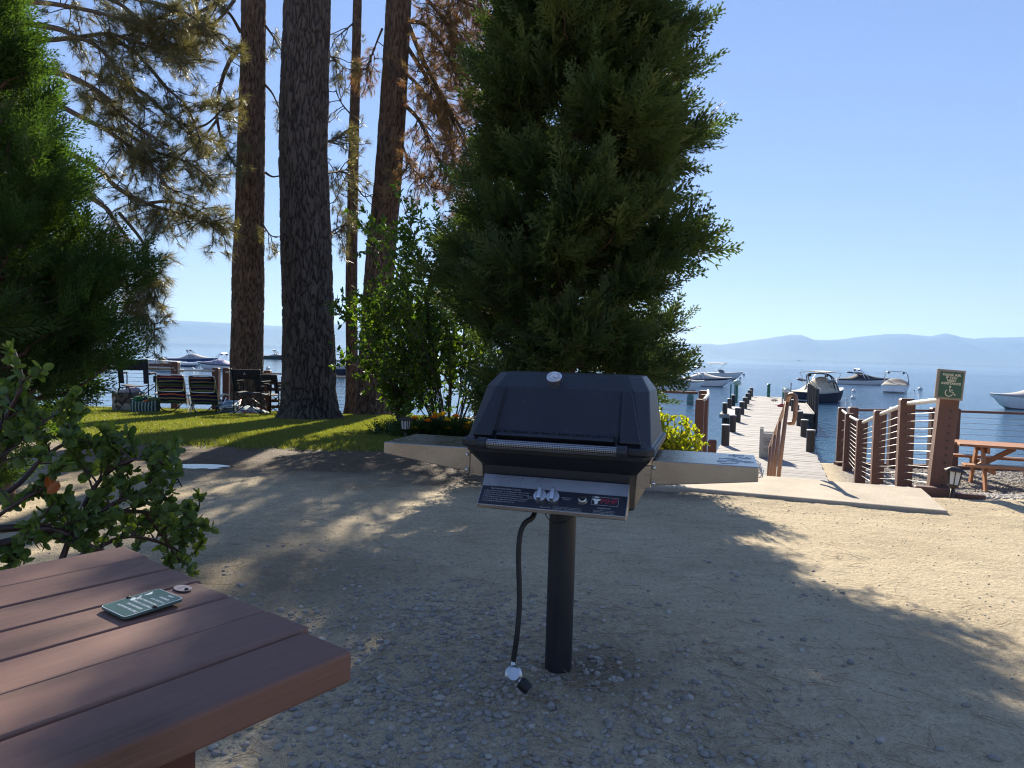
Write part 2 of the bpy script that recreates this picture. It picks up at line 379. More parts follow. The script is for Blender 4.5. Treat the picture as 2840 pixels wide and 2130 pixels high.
M['bark2'] = barkmat('reddish_pine_bark', (0.04, 0.03, 0.024), (0.09, 0.062, 0.048), (0.17, 0.12, 0.09))
M['branch'] = simple('branch_bark', (0.075, 0.055, 0.045), 0.9, 0, 0.3, 20, 40, 0.5, 0.01)
M['deadbranch'] = simple('reddish_branch_bark', (0.10, 0.058, 0.042), 0.9, 0, 0.3, 20, 40, 0.5, 0.01)
M['manzbark'] = simple('dark_smooth_bark', (0.055, 0.028, 0.022), 0.45, 0, 0.3, 14, 30, 0.2, 0.004)
M['needle'] = leafmat('pine_needles', [(0.085, 0.088, 0.038), (0.13, 0.125, 0.055), (0.18, 0.165, 0.085), (0.10, 0.11, 0.05)], 0.42, (1.5, 1.35, 0.7), 0.38, 0.6)
M['needlebrown'] = leafmat('browned_pine_needles', [(0.22, 0.12, 0.06), (0.28, 0.17, 0.09), (0.14, 0.13, 0.055), (0.30, 0.22, 0.12), (0.12, 0.12, 0.05)], 0.42, (1.5, 1.1, 0.7), 0.5, 0.4)
M['cedar'] = leafmat('cedar_sprays', [(0.022, 0.045, 0.020), (0.045, 0.075, 0.028), (0.062, 0.095, 0.036), (0.092, 0.12, 0.042)], 0.34, (1.3, 1.45, 0.6), 0.6, 0.2)
M['cedarbright'] = leafmat('young_cedar_sprays', [(0.03, 0.065, 0.022), (0.06, 0.11, 0.028), (0.10, 0.155, 0.035), (0.17, 0.22, 0.045)], 0.45, (1.6, 1.6, 0.5), 0.6, 0.2)
M['dogwood'] = leafmat('shrub_leaves', [(0.045, 0.10, 0.02), (0.075, 0.13, 0.022), (0.11, 0.17, 0.03)], 0.45, (1.9, 1.8, 0.4), 0.45, 0.4)
M['manz'] = leafmat('waxy_oval_leaves', [(0.06, 0.11, 0.038), (0.095, 0.155, 0.045), (0.14, 0.20, 0.055), (0.08, 0.13, 0.055)], 0.45, (1.6, 1.6, 0.35), 0.42, 0.4)
M['deadleaf'] = leafmat('orange_dead_leaf', [(0.40, 0.11, 0.03), (0.45, 0.15, 0.04)], 0.4, (1.3, 1.0, 0.6))
M['euon'] = leafmat('yellow_green_leaves', [(0.20, 0.29, 0.03), (0.33, 0.38, 0.035), (0.45, 0.44, 0.05), (0.52, 0.46, 0.06)], 0.45, (1.5, 1.4, 0.35), 0.4, 0.4)
M['bedleaf'] = leafmat('marigold_foliage', [(0.02, 0.055, 0.018), (0.035, 0.075, 0.022)], 0.35, (1.5, 1.5, 0.5))
M['petaly'] = leafmat('yellow_petals', [(0.75, 0.50, 0.015), (0.85, 0.60, 0.03)], 0.3, (1.1, 1.0, 0.7))
M['petalo'] = leafmat('orange_petals', [(0.80, 0.26, 0.01), (0.85, 0.34, 0.015)], 0.3, (1.1, 1.0, 0.7))
M['grass'] = leafmat('grass_blades', [(0.085, 0.13, 0.025), (0.125, 0.17, 0.03), (0.17, 0.20, 0.045), (0.23, 0.22, 0.08)], 0.42, (1.5, 1.5, 0.5), 0.5, 0.3, 1.0)
# ================================================================== THE SETTING
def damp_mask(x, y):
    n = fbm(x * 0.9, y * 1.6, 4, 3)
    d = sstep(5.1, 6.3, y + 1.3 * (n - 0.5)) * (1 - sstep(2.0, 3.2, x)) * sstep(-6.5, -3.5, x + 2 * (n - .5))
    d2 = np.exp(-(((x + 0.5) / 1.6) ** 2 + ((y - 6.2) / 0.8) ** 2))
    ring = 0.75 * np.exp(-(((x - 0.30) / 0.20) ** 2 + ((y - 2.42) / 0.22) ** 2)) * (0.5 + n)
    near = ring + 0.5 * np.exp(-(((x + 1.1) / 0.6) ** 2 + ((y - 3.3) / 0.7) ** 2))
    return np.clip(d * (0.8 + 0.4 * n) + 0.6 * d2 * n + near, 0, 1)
def lawn_edge(x): return 7.35 + 0.10 * np.sin(x * 1.7) + 0.35 * sstep(-3.2, -4.6, x) + 0.25 * sstep(-2.2, -0.8, x) + 0.12 * fbm(x * 2, x * 0 + 3, 3)
def lawn_mask(x, y):
    n = fbm(x * 5, y * 5, 3, 11)
    return sstep(-0.10, 0.35, y - lawn_edge(x) + 0.5 * (n - 0.5)) * (1 - sstep(-0.55, -0.25, x + 0.12 * (y - 8)))
def gravel_mask(x, y):
    s = x * PN[0] + y * PN[1]
    return sstep(1.0, 1.5, s) * sstep(6.2, 7.4, y + 0.8 * (fbm(x * 1.3, y * 1.3, 3, 5) - 0.5))
def ground_detail(x, y):
    near = 1 - sstep(9, 12, y)
    h = 0.014 * (fbm(x * 2.2, y * 2.2, 4, 21) - 0.5) + 0.022 * (fbm(x * 7, y * 9, 3, 31) - 0.5) * sstep(0.35, 0.6, fbm(x * .7, y * .7, 2, 41))
    h = h + 0.006 * (fbm(x * 24, y * 24, 2, 51) - 0.5)
    pud = np.exp(-(((x + 2.83) / 0.55) ** 2 + ((y - 6.5) / 0.3) ** 2)); 
    post = 0.012 * np.exp(-(((x - 0.2) ** 2 + (y - 2.35) ** 2) / 0.05))
    return h * near - 0.022 * pud + post

def make_ground():
    xs = np.unique(np.concatenate([np.linspace(-120, -14, 24), np.linspace(-14, -4, 60), np.arange(-4, 4.6, 0.035), np.linspace(4.6, 16, 90), np.linspace(16, 120, 24)]))
    ys = np.unique(np.concatenate([np.linspace(-120, -4, 24), np.linspace(-4, 1.0, 40), np.arange(1.0, 7.0, 0.035), np.linspace(7.0, 14.0, 120), np.arange(14.0, 17.4, 0.06), np.linspace(17.5, 70, 16)]))
    X, Y = np.meshgrid(xs, ys); Z = ground_z(X, Y) + ground_detail(X, Y)
    V = np.stack([X, Y, Z], -1).reshape(-1, 3); nx, ny = len(xs), len(ys)
    I = np.arange(nx * ny).reshape(ny, nx); Fc = np.stack([I[:-1, :-1], I[:-1, 1:], I[1:, 1:], I[1:, :-1]], -1).reshape(-1, 4)
    m, N, L, P = nmat('sandy_ground'); tc = N.new('ShaderNodeTexCoord'); co = tc.outputs['Object']
    def att(n): a = N.new('ShaderNodeAttribute'); a.attribute_name = n; return a.outputs['Fac']
    n1 = noise_node(N, L, co, 1.3, 6, 0.6); n2 = noise_node(N, L, co, 38, 4, 0.7); n3 = noise_node(N, L, co, 170, 3, 0.7)
    n4 = noise_node(N, L, mapping(N, L, co, (1.0, 2.6, 1), (0, 0, 0.5)), 5, 5, 0.6)
    sand = ramp(N, [(0.25, (0.48, 0.395, 0.265)), (0.5, (0.58, 0.485, 0.33)), (0.75, (0.64, 0.54, 0.375))]); L.new(n1.outputs[0], sand.inputs[0])
    grit = ramp(N, [(0.30, (0.34, 0.33, 0.33)), (0.42, (1, 1, 1)), (0.68, (1.28, 1.27, 1.24))]); L.new(n3.outputs[0], grit.inputs[0])
    grit2 = ramp(N, [(0.3, (0.68, 0.66, 0.64)), (0.55, (1, 1, 1)), (0.7, (1.1, 1.1, 1.08))]); L.new(n2.outputs[0], grit2.inputs[0])
    c = mixc(N, L, 0.75, sand.outputs[0], grit.outputs[0], 'MULTIPLY'); c = mixc(N, L, 0.8, c, grit2.outputs[0], 'MULTIPLY')
    tr = ramp(N, [(0.3, (0.84, 0.83, 0.82)), (0.6, (1.05, 1.05, 1.05))]); L.new(n4.outputs[0], tr.inputs[0]); c = mixc(N, L, 0.8, c, tr.outputs[0], 'MULTIPLY')
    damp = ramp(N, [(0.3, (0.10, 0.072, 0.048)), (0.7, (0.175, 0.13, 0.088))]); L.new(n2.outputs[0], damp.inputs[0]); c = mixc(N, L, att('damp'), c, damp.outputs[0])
    vg = N.new('ShaderNodeTexVoronoi'); vg.inputs['Scale'].default_value = 26; L.new(co, vg.inputs['Vector'])
    gr = ramp(N, [(0.0, (0.17, 0.15, 0.13)), (0.5, (0.30, 0.27, 0.235)), (1.0, (0.42, 0.38, 0.33))]); L.new(vg.outputs['Color'], gr.inputs[0])
    c = mixc(N, L, att('gravel'), c, gr.outputs[0])
    so = ramp(N, [(0.3, (0.05, 0.06, 0.02)), (0.7, (0.11, 0.10, 0.045))]); L.new(n2.outputs[0], so.inputs[0]); c = mixc(N, L, att('lawn'), c, so.outputs[0])
    L.new(c, P.inputs['Base Color']); P.inputs['Specular IOR Level'].default_value = 0.15
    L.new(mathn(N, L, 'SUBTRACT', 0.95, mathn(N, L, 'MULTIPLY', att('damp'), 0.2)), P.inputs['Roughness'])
    b = bump(N, L, n2.outputs[0], 1.0, 0.022); b = bump(N, L, n3.outputs[0], 1.0, 0.008, b)
    gb = N.new('ShaderNodeBump'); L.new(vg.outputs['Distance'], gb.inputs['Height']); gb.invert = True; L.new(att('gravel'), gb.inputs['Strength']); gb.inputs['Distance'].default_value = 0.02; L.new(b, gb.inputs['Normal'])
    L.new(gb.outputs[0], P.inputs['Normal'])
    o = mesh_np('ground', V, Fc, m, None, True, 'structure')
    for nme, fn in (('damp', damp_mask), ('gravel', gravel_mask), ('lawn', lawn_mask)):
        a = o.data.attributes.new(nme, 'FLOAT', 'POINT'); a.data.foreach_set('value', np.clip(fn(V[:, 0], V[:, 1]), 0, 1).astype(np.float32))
    return o
ground = make_ground()

# water -------------------------------------------------------------
def make_water():
    m, N, L, P = nmat('lake_water'); tc = N.new('ShaderNodeTexCoord'); co = tc.outputs['Object']
    P.inputs['Roughness'].default_value = 0.06; P.inputs['IOR'].default_value = 1.33
    ns = noise_node(N, L, mapping(N, L, co, (0.0016, 0.009, 1)), 1.0, 3); sl = ramp(N, [(0.45, (0.5, 0.5, 0.5)), (0.62, (1, 1, 1))]); L.new(ns.outputs[0], sl.inputs[0])
    sep = N.new('ShaderNodeSeparateXYZ'); L.new(co, sep.inputs[0])
    calm = N.new('ShaderNodeMapRange'); calm.interpolation_type = 'SMOOTHSTEP'; L.new(sep.outputs['Y'], calm.inputs[0])
    calm.inputs[1].default_value = 260; calm.inputs[2].default_value = 700; calm.inputs[3].default_value = 1.0; calm.inputs[4].default_value = 0.25
    nb = ramp(N, [(0.0, (0.030, 0.10, 0.17)), (1.0, (0.022, 0.068, 0.14))])
    dm = N.new('ShaderNodeMapRange'); L.new(sep.outputs['Y'], dm.inputs[0]); dm.inputs[1].default_value = 15; dm.inputs[2].default_value = 90; L.new(dm.outputs[0], nb.inputs[0])
    L.new(nb.outputs[0], P.inputs['Base Color'])
    w1 = noise_node(N, L, mapping(N, L, co, (0.9, 1.6, 1)), 1.1, 4, 0.6); w2 = noise_node(N, L, mapping(N, L, co, (1, 1.5, 1), (0, 0, 0.6)), 5.0, 3, 0.6)
    b = N.new('ShaderNodeBump'); L.new(w1.outputs[0], b.inputs['Height']); b.inputs['Distance'].default_value = 0.30
    lee = N.new('ShaderNodeMapRange'); lee.interpolation_type = 'SMOOTHSTEP'; L.new(sep.outputs['X'], lee.inputs[0]); lee.inputs[1].default_value = -18; lee.inputs[2].default_value = 22; lee.inputs[3].default_value = 0.28; lee.inputs[4].default_value = 1.0
    st = mathn(N, L, 'MULTIPLY', mathn(N, L, 'MULTIPLY', sl.outputs[0], calm.outputs[0]), lee.outputs[0]); L.new(mathn(N, L, 'MULTIPLY', st, 0.45), b.inputs['Strength'])
    b2 = N.new('ShaderNodeBump'); L.new(w2.outputs[0], b2.inputs['Height']); b2.inputs['Distance'].default_value = 0.06; L.new(mathn(N, L, 'MULTIPLY', st, 0.8), b2.inputs['Strength']); L.new(b.outputs[0], b2.inputs['Normal'])
    L.new(b2.outputs[0], P.inputs['Normal'])
    V = [(-30000, 13.5, WATER_Z), (30000, 13.5, WATER_Z), (30000, 14500, WATER_Z), (-30000, 14500, WATER_Z)]
    return mesh_np('lake_water', V, [(0, 1, 2, 3)], m, None, False, 'structure')
make_water()

# mountains ---------------------------------------------------------
def make_mountains():
    D = 12500.0
    px = [-900, -300, 100, 480, 560, 640, 730, 810, 880, 955, 1040, 1150, 1300, 1500, 1700, 1850, 1953, 2002, 2065, 2136, 2190, 2226, 2262, 2324, 2387, 2450, 2512, 2589, 2629, 2656, 2700, 2745, 2840, 3100, 3500, 4200]
    py = [905, 880, 880, 889, 892, 896, 902, 906, 902, 894, 905, 925, 935, 945, 950, 950, 953, 956, 949, 938, 930, 929, 943, 942, 934, 926, 926, 933, 924, 934, 939, 936, 935, 925, 930, 960]
    P = np.array([at_y(a, b, D) for a, b in zip(px, py)]); 
    xs = np.linspace(-19000, 24000, 900); h = np.interp(xs, P[:, 0], P[:, 2])
    h = h + 26 * (fbm(xs / 500, xs * 0, 4, 61) - 0.5) + 10 * (fbm(xs / 90, xs * 0, 3, 66) - 0.5); h = np.maximum(h, 40)
    rows = [(-1900, 0.0), (-1500, 0.05), (-1100, 0.22), (-700, 0.45), (-300, 0.80), (0, 1.0), (500, 0.85), (1400, 0.2), (1800, 0)]
    V = []
    for dy, k in rows:
        spur = (fbm(xs / 700 + 3, xs * 0 + dy / 900, 4, 71) - 0.5)
        z = WATER_Z - 1 + (h - WATER_Z) * np.clip(k + (0.55 * spur if 0 < k < 1 else 0), 0, 1) + (1.0 if k > 0 else 0)
        V.append(np.stack([xs, np.full_like(xs, D + dy) + 220 * spur, z], -1))
    V = np.array(V); I = np.arange(len(rows) * len(xs)).reshape(len(rows), -1)
    Fc = np.stack([I[:-1, :-1], I[:-1, 1:], I[1:, 1:], I[1:, :-1]], -1).reshape(-1, 4)
    m = simple('forested_slopes', (0.05, 0.065, 0.045), 0.95, 0, 0.35, 0.004, spec=0.1)
    mesh_np('mountains', V.reshape(-1, 3), Fc, m, None, True, 'structure')
make_mountains()

# the air over the lake ---------------------------------------------
def make_haze():
    m = bpy.data.materials.new('pale_haze'); m.use_nodes = True; N = m.node_tree.nodes; L = m.node_tree.links
    N.remove(N['Principled BSDF']); v = N.new('ShaderNodeVolumePrincipled'); v.inputs['Color'].default_value = (0.38, 0.62, 1.0, 1)
    v.inputs['Density'].default_value = HAZE_D; v.inputs['Anisotropy'].default_value = 0.25
    L.new(v.outputs[0], N['Material Output'].inputs['Volume'])
    b = MB(); b.box((2500, 7600, 300), (47000, 15600, 612)); o = b.build('haze', m); o['kind'] = 'stuff'; return o
HAZE_D = 6.0e-5
make_haze()

# slab and ramp ------------------------------------------------------
def pf(s, t, z=0.0): return Vector((s * PN[0] + t * PA[0], s * PN[1] + t * PA[1], z))
PIER_RZ = math.atan2(PN[1], PN[0])
slab = MB()
ring = [(-1.25, 5.91), (1.255, 5.91), (1.255, 6.88), (-1.25, 6.88)]
slab.add([pf(s, t, z) for z in (-0.12, 0.028) for s, t in ring], [(3, 2, 1, 0), (4, 5, 6, 7), (0, 1, 5, 4), (1, 2, 6, 5), (2, 3, 7, 6), (3, 0, 4, 7)])
so = slab.build('concrete_slab', M['concrete'], bevel=0.012); so['kind'] = 'structure'
rampm = MB()
rampm.add([pf(-1.12, 6.89, 0.0), pf(1.22, 6.89, 0.0), pf(1.22, 12.0, DECK_Z + 0.01), pf(-1.12, 12.0, DECK_Z + 0.01), pf(-1.12, 6.89, -0.25), pf(1.22, 6.89, -0.25), pf(1.22, 12.0, DECK_Z - 0.2), pf(-1.12, 12.0, DECK_Z - 0.2)],
          [(0, 1, 2, 3), (7, 6, 5, 4), (0, 4, 5, 1), (1, 5, 6, 2), (2, 6, 7, 3), (3, 7, 4, 0)])
ro = rampm.build('ramp', M['concrete']); ro['kind'] = 'structure'

# pier ----------------------------------------------------------------
pier = thing('pier', 'long grey plank pier running out into the lake between short dark piles', 'pier', pf(0, 12.0, DECK_Z), PIER_RZ)
def pier_world(s, t): return (s, t - 12.0)
plank = None
for k in range(202):
    t = 0.075 + k * 0.1415
    if plank is None:
        b = MB().box((0, 0, 0), (2.04, 0.132, 0.04)); plank = b.build('plank', M['deck'], pier); o = plank
    else: o = copy_obj(plank, pier)
    o.location = (random.uniform(-0.012, 0.012) - 0.02, t, -0.02 + random.uniform(-0.003, 0.003)); o.rotation_euler = (0, 0, random.uniform(-0.002, 0.002))
for s in (-0.75, 0.7): MB().box((s, 14.3, -0.16), (0.12, 28.6, 0.22)).build('beam', M['postx'], pier)
pile0 = None
for k in range(8):
    for sd in (-1, 1):
        t = 5.1 + 3.25 * k
        if pile0 is None:
            b = MB(); b.lathe([(0.09, -3.2), (0.092, 0.45)], n=20); pile0 = b.build('pile', M['pile'], pier, True, auto=40); o = pile0
            c = MB(); c.lathe([(0.094, 0.451), (0.094, 0.468), (0.085, 0.475)], n=20); cap0 = c.build('cap', M['pilecap'], pile0, True, auto=40)
        else:
            o = copy_obj(pile0, pier); c = copy_obj(cap0, o)
        o.location = (-0.93 if sd < 0 else 0.90, t + (0.1 if sd < 0 else 0), random.uniform(-0.02, 0.02))
for k in range(3):      # low outer piles on the left finger
    o = copy_obj(pile0, pier); copy_obj(cap0, o); o.location = (-1.55, 15.6 + 3.1 * k, -0.12)
lp = MB(); lp.box((-1.35, 17.6, -0.12), (0.75, 4.6, 0.14)); lp.build('side_landing', M['deckrim'], pier, bevel=0.01)
pl = MB()
for k in range(52): pl.box((1.47, 21.3 + k * 0.15, -0.30), (0.62, 0.14, 0.04))
o = pl.build('side_platform', M['deck'], pier); o['kind'] = 'stuff'
pr = MB(); pr.box((1.475, 25.1, -0.46), (0.66, 7.7, 0.26)); pr.build('platform_frame', M['pile'], pier)
pr = MB(); pr.box((1.83, 25.1, -0.285), (0.05, 7.8, 0.06)); pr.build('platform_rim', M['deckrim'], pier)
for k in range(5):
    b = MB(); b.lathe([(0.085, -3.0), (0.085, 0.78)], (1.95, 21.9 + 1.75 * k, 0), n=16); b.build('tall_pile', M['pile'], pier, True, auto=40)

# things standing on the pier ------------------------------------------
def pt(px, py, z): return at_z(px, py, z)
def pole(name, label, cat, px, py, z, h, r, mat, head=None):
    p = pt(px, py, z); t = thing(name, label, cat, p)
    MB().lathe([(r * 1.0, 0), (r, h)], n=14).build('pole', mat, t, True, auto=40)
    MB().lathe([(r * 1.15, h - 0.01), (r * 1.15, h + 0.02), (r * 0.6, h + 0.05)], n=14).build('cap', mat, t, True, auto=40)
    if head: MB().lathe([(r * 1.2, h - 0.06), (r * 3.3, h + 0.0), (r * 3.4, h + 0.05), (r * 2.6, h + 0.14), (r * 1.0, h + 0.19)], n=18).build('lamp_head', mat if head is True else head, t, True)
    return t
pole('dock_lamp', 'green mushroom headed lamp post beside the left piles of the pier', 'lamp post', 2042, 1118, DECK_Z, 0.86, 0.055, M['green_paint'], simple('pale_green_lamp', (0.30, 0.42, 0.36), 0.4))
pole('mooring_post', 'green round post standing alone at the lake end of the pier', 'post', 2131, 1101, DECK_Z, 0.66, 0.08, M['green_paint'])
pole('mooring_post', 'thick green post behind the white pedestal on the pier', 'post', 2177.5, 1106, DECK_Z, 0.52, 0.15, M['green_paint'])
pole('marker_pole', 'thin teal pole rising from the water left of the pier', 'pole', 2024, 1152, -1.3, 1.25, 0.03, simple('teal_paint', (0.02, 0.16, 0.18), 0.45))
pole('marker_pole', 'slim dark pole rising beside the green pier lamp', 'pole', 2036.5, 1120, -1.2, 1.25, 0.03, M['green_paint'])
pole('marker_pole', 'slim grey pole standing by the side platform of the pier', 'pole', 2192, 1110, -1.0, 0.85, 0.03, M['grey'])
ped = thing('power_pedestal', 'short pale pedestal with domed cap near the end of the pier', 'pedestal', pt(2180, 1112, DECK_Z))
MB().lathe([(0.11, 0), (0.10, 0.30), (0.10, 0.42)], n=14).build('column', M['brownframe'], ped, True, auto=40)
MB().lathe([(0.17, 0.42), (0.17, 0.46), (0.13, 0.50), (0.15, 0.53), (0.10, 0.60)], n=14).build('cap', M['whitep'], ped, True)
st = thing('mooring_cleat', 'white disc base with a short dark stub on the pier', 'cleat', pt(2163, 1123, DECK_Z))
MB().lathe([(0.24, 0), (0.24, 0.03), (0.12, 0.06)], n=18).build('base', M['whitep'], st, True)
MB().lathe([(0.03, 0.05), (0.03, 0.36)], (0.1, 0, 0), n=10).build('stub', M['grey'], st, True)
b = MB(); b.lathe([(0.13, 0), (0.16, 0.03), (0.15, 0.10), (0.05, 0.14)], n=16)
o = b.build('buoy_ball', M['red'], None, True); o.location = pt(2166, 1128, DECK_Z); tag(o, 'small flat red float lying on the pier planks', 'float')
b = MB(); b.tube([(-0.16, 0, 0.05), (-0.05, 0, 0.07), (0.05, 0, 0.07), (0.16, 0, 0.05)], 0.025); b.box((-0.05, 0, 0.03), (0.04, 0.06, 0.06)); b.box((0.05, 0, 0.03), (0.04, 0.06, 0.06))
o = b.build('dock_cleat', M['blackm']); o.location = pt(2147, 1113, DECK_Z); tag(o, 'black horn cleat on the far planks of the pier', 'cleat')
# sandwich board
bp = pt(2133, 1272, DECK_Z)
sb = thing('notice_board', 'white folding notice board standing on the pier behind the pipe handrail', 'notice board', bp, PIER_RZ)
for sg in (-1, 1):
    Mx = Matrix.Translation((0, 0.10 + 0.10 * sg, 0.31)) @ Matrix.Rotation(math.radians(-12 * sg), 4, 'X')
    b = MB(); b.prism([(-0.2, -0.31), (0.2, -0.31), (0.2, 0.20), (0.15, 0.20), (0.15, 0.31), (0.13, 0.31), (0.13, 0.22), (-0.13, 0.22), (-0.13, 0.31), (-0.2, 0.31)], -0.012, 0.012, Mx @ Matrix.Rotation(math.pi / 2, 4, 'X'))
    b.build('board', simple('grey_white_board', (0.42, 0.41, 0.39), 0.5), sb)
for i, (tx, sz) in enumerate((('CAUTION', 0.055), ('SLIPPERY', 0.055), ('DOCK', 0.055), ('NO JUMPING', 0.035), ('OR DIVING', 0.035))):
    Mx = Matrix.Translation((0, 0.0 - 0.014, 0.31)) @ Matrix.Rotation(math.radians(12), 4, 'X') @ Matrix.Translation((-0.02, 0, (0.10, 0.04, -0.02, -0.12, -0.165)[i])) @ Matrix.Rotation(math.pi / 2, 4, 'X')
    text_mesh('lettering', tx, sz, M['black'], sb, Mx, 0.001)

# fences and handrails ---------------------------------------------------
def post_obj(parent, base, top, w, rz, name='post', mat=None, cham=0.02):
    b = MB(); base = Vector([float(v) for v in base]); top = Vector([float(v) for v in top]); R = Matrix.Rotation(rz, 3, 'Z'); rings = []
    for p, k in ((base, 1.0), (top - Vector((0, 0, cham)), 1.0), (top, 0.80)):
        rings.append([p + R @ Vector((x * w / 2 * k, y * w / 2 * k, 0)) for x, y in ((-1, -1), (1, -1), (1, 1), (-1, 1))])
    b.loft(rings); o = b.build(name, mat or M['post'], parent, bevel=0.006); return o
def cable_run(parent, A0, A1, B0, B1, n, r=0.004, name='cable', fit=True):
    # n cables between post A (from A0 low to A1 high) and post B
    for i in range(n):
        k = (i + 0.5) / n; p = Vector([float(v) for v in A0]).lerp(Vector([float(v) for v in A1]), k); q = Vector([float(v) for v in B0]).lerp(Vector([float(v) for v in B1]), k)
        b = MB(); d = (q - p).normalized()
        if fit: b.tube([p, p + d * 0.15], r * 1.6, 6); b.tube([q - d * 0.15, q], r * 1.6, 6)
        mid = (p + q) / 2 - Vector((0, 0, random.uniform(0.0, 0.012)))
        b.tube([p, mid, q], r, 6); b.build(name, M['cable'], parent, True)

# right-hand stair railing beside the slab
rr = thing('cable_railing', 'brown post railing with pipe handrail descending beside the ramp under the green sign', 'railing', pf(1.45, 7.0, 0))
spec = [(2580, 2606, 6.45, None), (2491, 2502, 8.2, 1105), (2425, 2430, 10.0, 1138), (2378, 2381, 11.7, 1163), (2347, 2346, 13.4, 1146), (2326, 2325, 15.0, 1130)]
tops = []; bases = []
inv = rr.matrix_basis.inverted()
for i, (xb, xt, y, ytop) in enumerate(spec):
    w = 0.155
    if i == 0: xb, xt, ytop = 2600, 2631, 1088
    else: xb += 14 if i < 2 else 11; xt += 14 if i < 2 else 11
    tp = at_y(xt, ytop, y); bp_ = at_y(xb, 1345, y); zb = min(gz(bp_[0], bp_[1]), DECK_Z + 0.02) - 0.1 if i > 2 else gz(bp_[0], bp_[1]) - 0.25
    bs = np.array([bp_[0] + (tp[0] - bp_[0]) * 0, bp_[1], zb])
    bs[0] = tp[0] - (tp[0] - bp_[0]) * (tp[2] - zb) / max(0.2, tp[2] - bp_[2])
    if i > 1: bs[0] = tp[0]
    tops.append(np.array(tp)); bases.append(bs)
    post_obj(rr, inv @ Vector(bs), inv @ Vector(tp), w, PIER_RZ + (0.02 if i else 0.0))
for i in range(5):
    a, b_ = tops[i], tops[i + 1]; off = np.array([-0.075, -0.03, -0.055])
    off = np.array([0.0, 0.0, -0.06])
    MB().tube([inv @ Vector(a + off), inv @ Vector(b_ + off)], 0.024, 12).build('handrail', M['rail'], rr, True, auto=50)
    la = np.array(bases[i]); lb = np.array(bases[i + 1]); la = la + (tops[i] - la) * 0.22; lb = lb + (tops[i + 1] - lb) * 0.22
    cable_run(rr, inv @ Vector(la), inv @ Vector(a + np.array([0, 0, -0.14])), inv @ Vector(lb), inv @ Vector(b_ + np.array([0, 0, -0.14])), 11)
for i in range(1, 4):   # foot timbers
    b = MB(); b.box((0, 0, 0), (0.26, 0.20, 0.10), PIER_RZ); o = b.build('foot_block', M['postx'], rr, bevel=0.01); q = tops[i]; o.location = inv @ Vector((q[0] - 0.06, q[1] - 0.05, gz(q[0], q[1]) + 0.0))
# bolt plugs down the sign post
a0, a1 = Vector(bases[0]), Vector(tops[0])
for i in range(12):
    k = 0.26 + 0.055 * i; p = a0.lerp(a1, k) + Vector((-PA[0], -PA[1], 0)) * 0.0785 + Vector((PN[0], PN[1], 0)) * 0.02
    b = MB(); b.cyl(p, p - Vector((PA[0], PA[1], 0)) * 0.004, 0.009, 10); b.v = [tuple(inv @ Vector(v)) for v in b.v]; b.build('cable_hole', M['pile'], rr)
# kerb timbers round the sign post
kt = thing('kerb_timber', 'dark brown timber kerb boxing in the foot of the sign post', 'timber', (bases[0][0], bases[0][1], 0), PIER_RZ)
MB().box((-0.03, -0.13, -0.15), (0.32, 0.10, 0.28)).build('timber', M['postx'], kt, bevel=0.012)
MB().box((0.25, -0.10, -0.17), (0.24, 0.10, 0.24)).build('timber', M['postx'], kt, bevel=0.012)
# sign
sgp = a0.lerp(a1, 1.0)
sg = thing('assistance_sign', 'green and cream accessibility sign fixed to the top of the tall brown post', 'sign', at_y(2634, 1067, 6.33), rot=(0, math.radians(3.2), math.radians(-14)))
MB().box((0, 0, 0), (0.225, 0.022, 0.268)).build('frame', M['brownframe'], sg, bevel=0.003)
MB().box((0.004, -0.012, 0), (0.185, 0.006, 0.228)).build('face', M['signgreen'], sg)
RX = Matrix.Rotation(math.pi / 2, 4, 'X')
for i, tx in enumerate(('PLEASE ASK', 'IF YOU', 'NEED', 'ASSISTANCE')):
    text_mesh('lettering', tx, 0.0285, M['cream'], sg, Matrix.Translation((0.004, -0.0165, 0.087 - 0.0255 * i)) @ RX, 0.0006, bold=0.0006)
b = MB(); y = -0.0165; b.cyl((0.0, y, 0.0 - 0.018), (0.0, y + 0.002, -0.018), 0.0095, 14)
b.tube([(-0.002, y, -0.032), (0.001, y, -0.062), (0.028, y, -0.064), (0.042, y, -0.090), (0.053, y, -0.086)], 0.0042, 6)
b.tube([(-0.0, y, -0.046), (0.024, y, -0.046)], 0.0036, 6)
b.tube([(-0.004 + 0.030 * math.cos(t), y, -0.072 + 0.030 * math.sin(t)) for t in np.linspace(math.radians(125), math.radians(345), 22)], 0.0042, 6)
b.build('wheelchair_symbol', M['cream'], sg, True)

# pipe handrail down the middle of the ramp
hr = thing('pipe_handrail', 'slim pipe handrail with a rounded loop end down the middle of the ramp', 'handrail', pf(0.15, 7.0, 0)); inv = hr.matrix_basis.inverted()
nearp = at_y(2190, 1096, 6.9); farp = at_y(2136, 1236, 11.4)
pa_, pb_ = Vector(nearp), Vector(farp)
lo = pa_ + Vector((0.03, 0.02, -0.27)); ex = Vector((-PA[0], -PA[1], 0)) * 0.12
path = [pb_] + [pb_.lerp(pa_, k) for k in (0.25, 0.5, 0.75, 1.0)]
loop = [pa_ + Vector((0.012, -0.03, 0.012)), pa_ + Vector((0.028, -0.07, 0.0)), pa_ + Vector((0.03, -0.09, -0.04)), pa_ + Vector((0.024, -0.09, -0.22)), pa_ + Vector((0.018, -0.07, -0.265)), pa_ + Vector((-0.006, -0.02, -0.27))]
MB().tube([inv @ p for p in path + loop], 0.021, 12).build('rail', M['brownpipe'], hr, True)
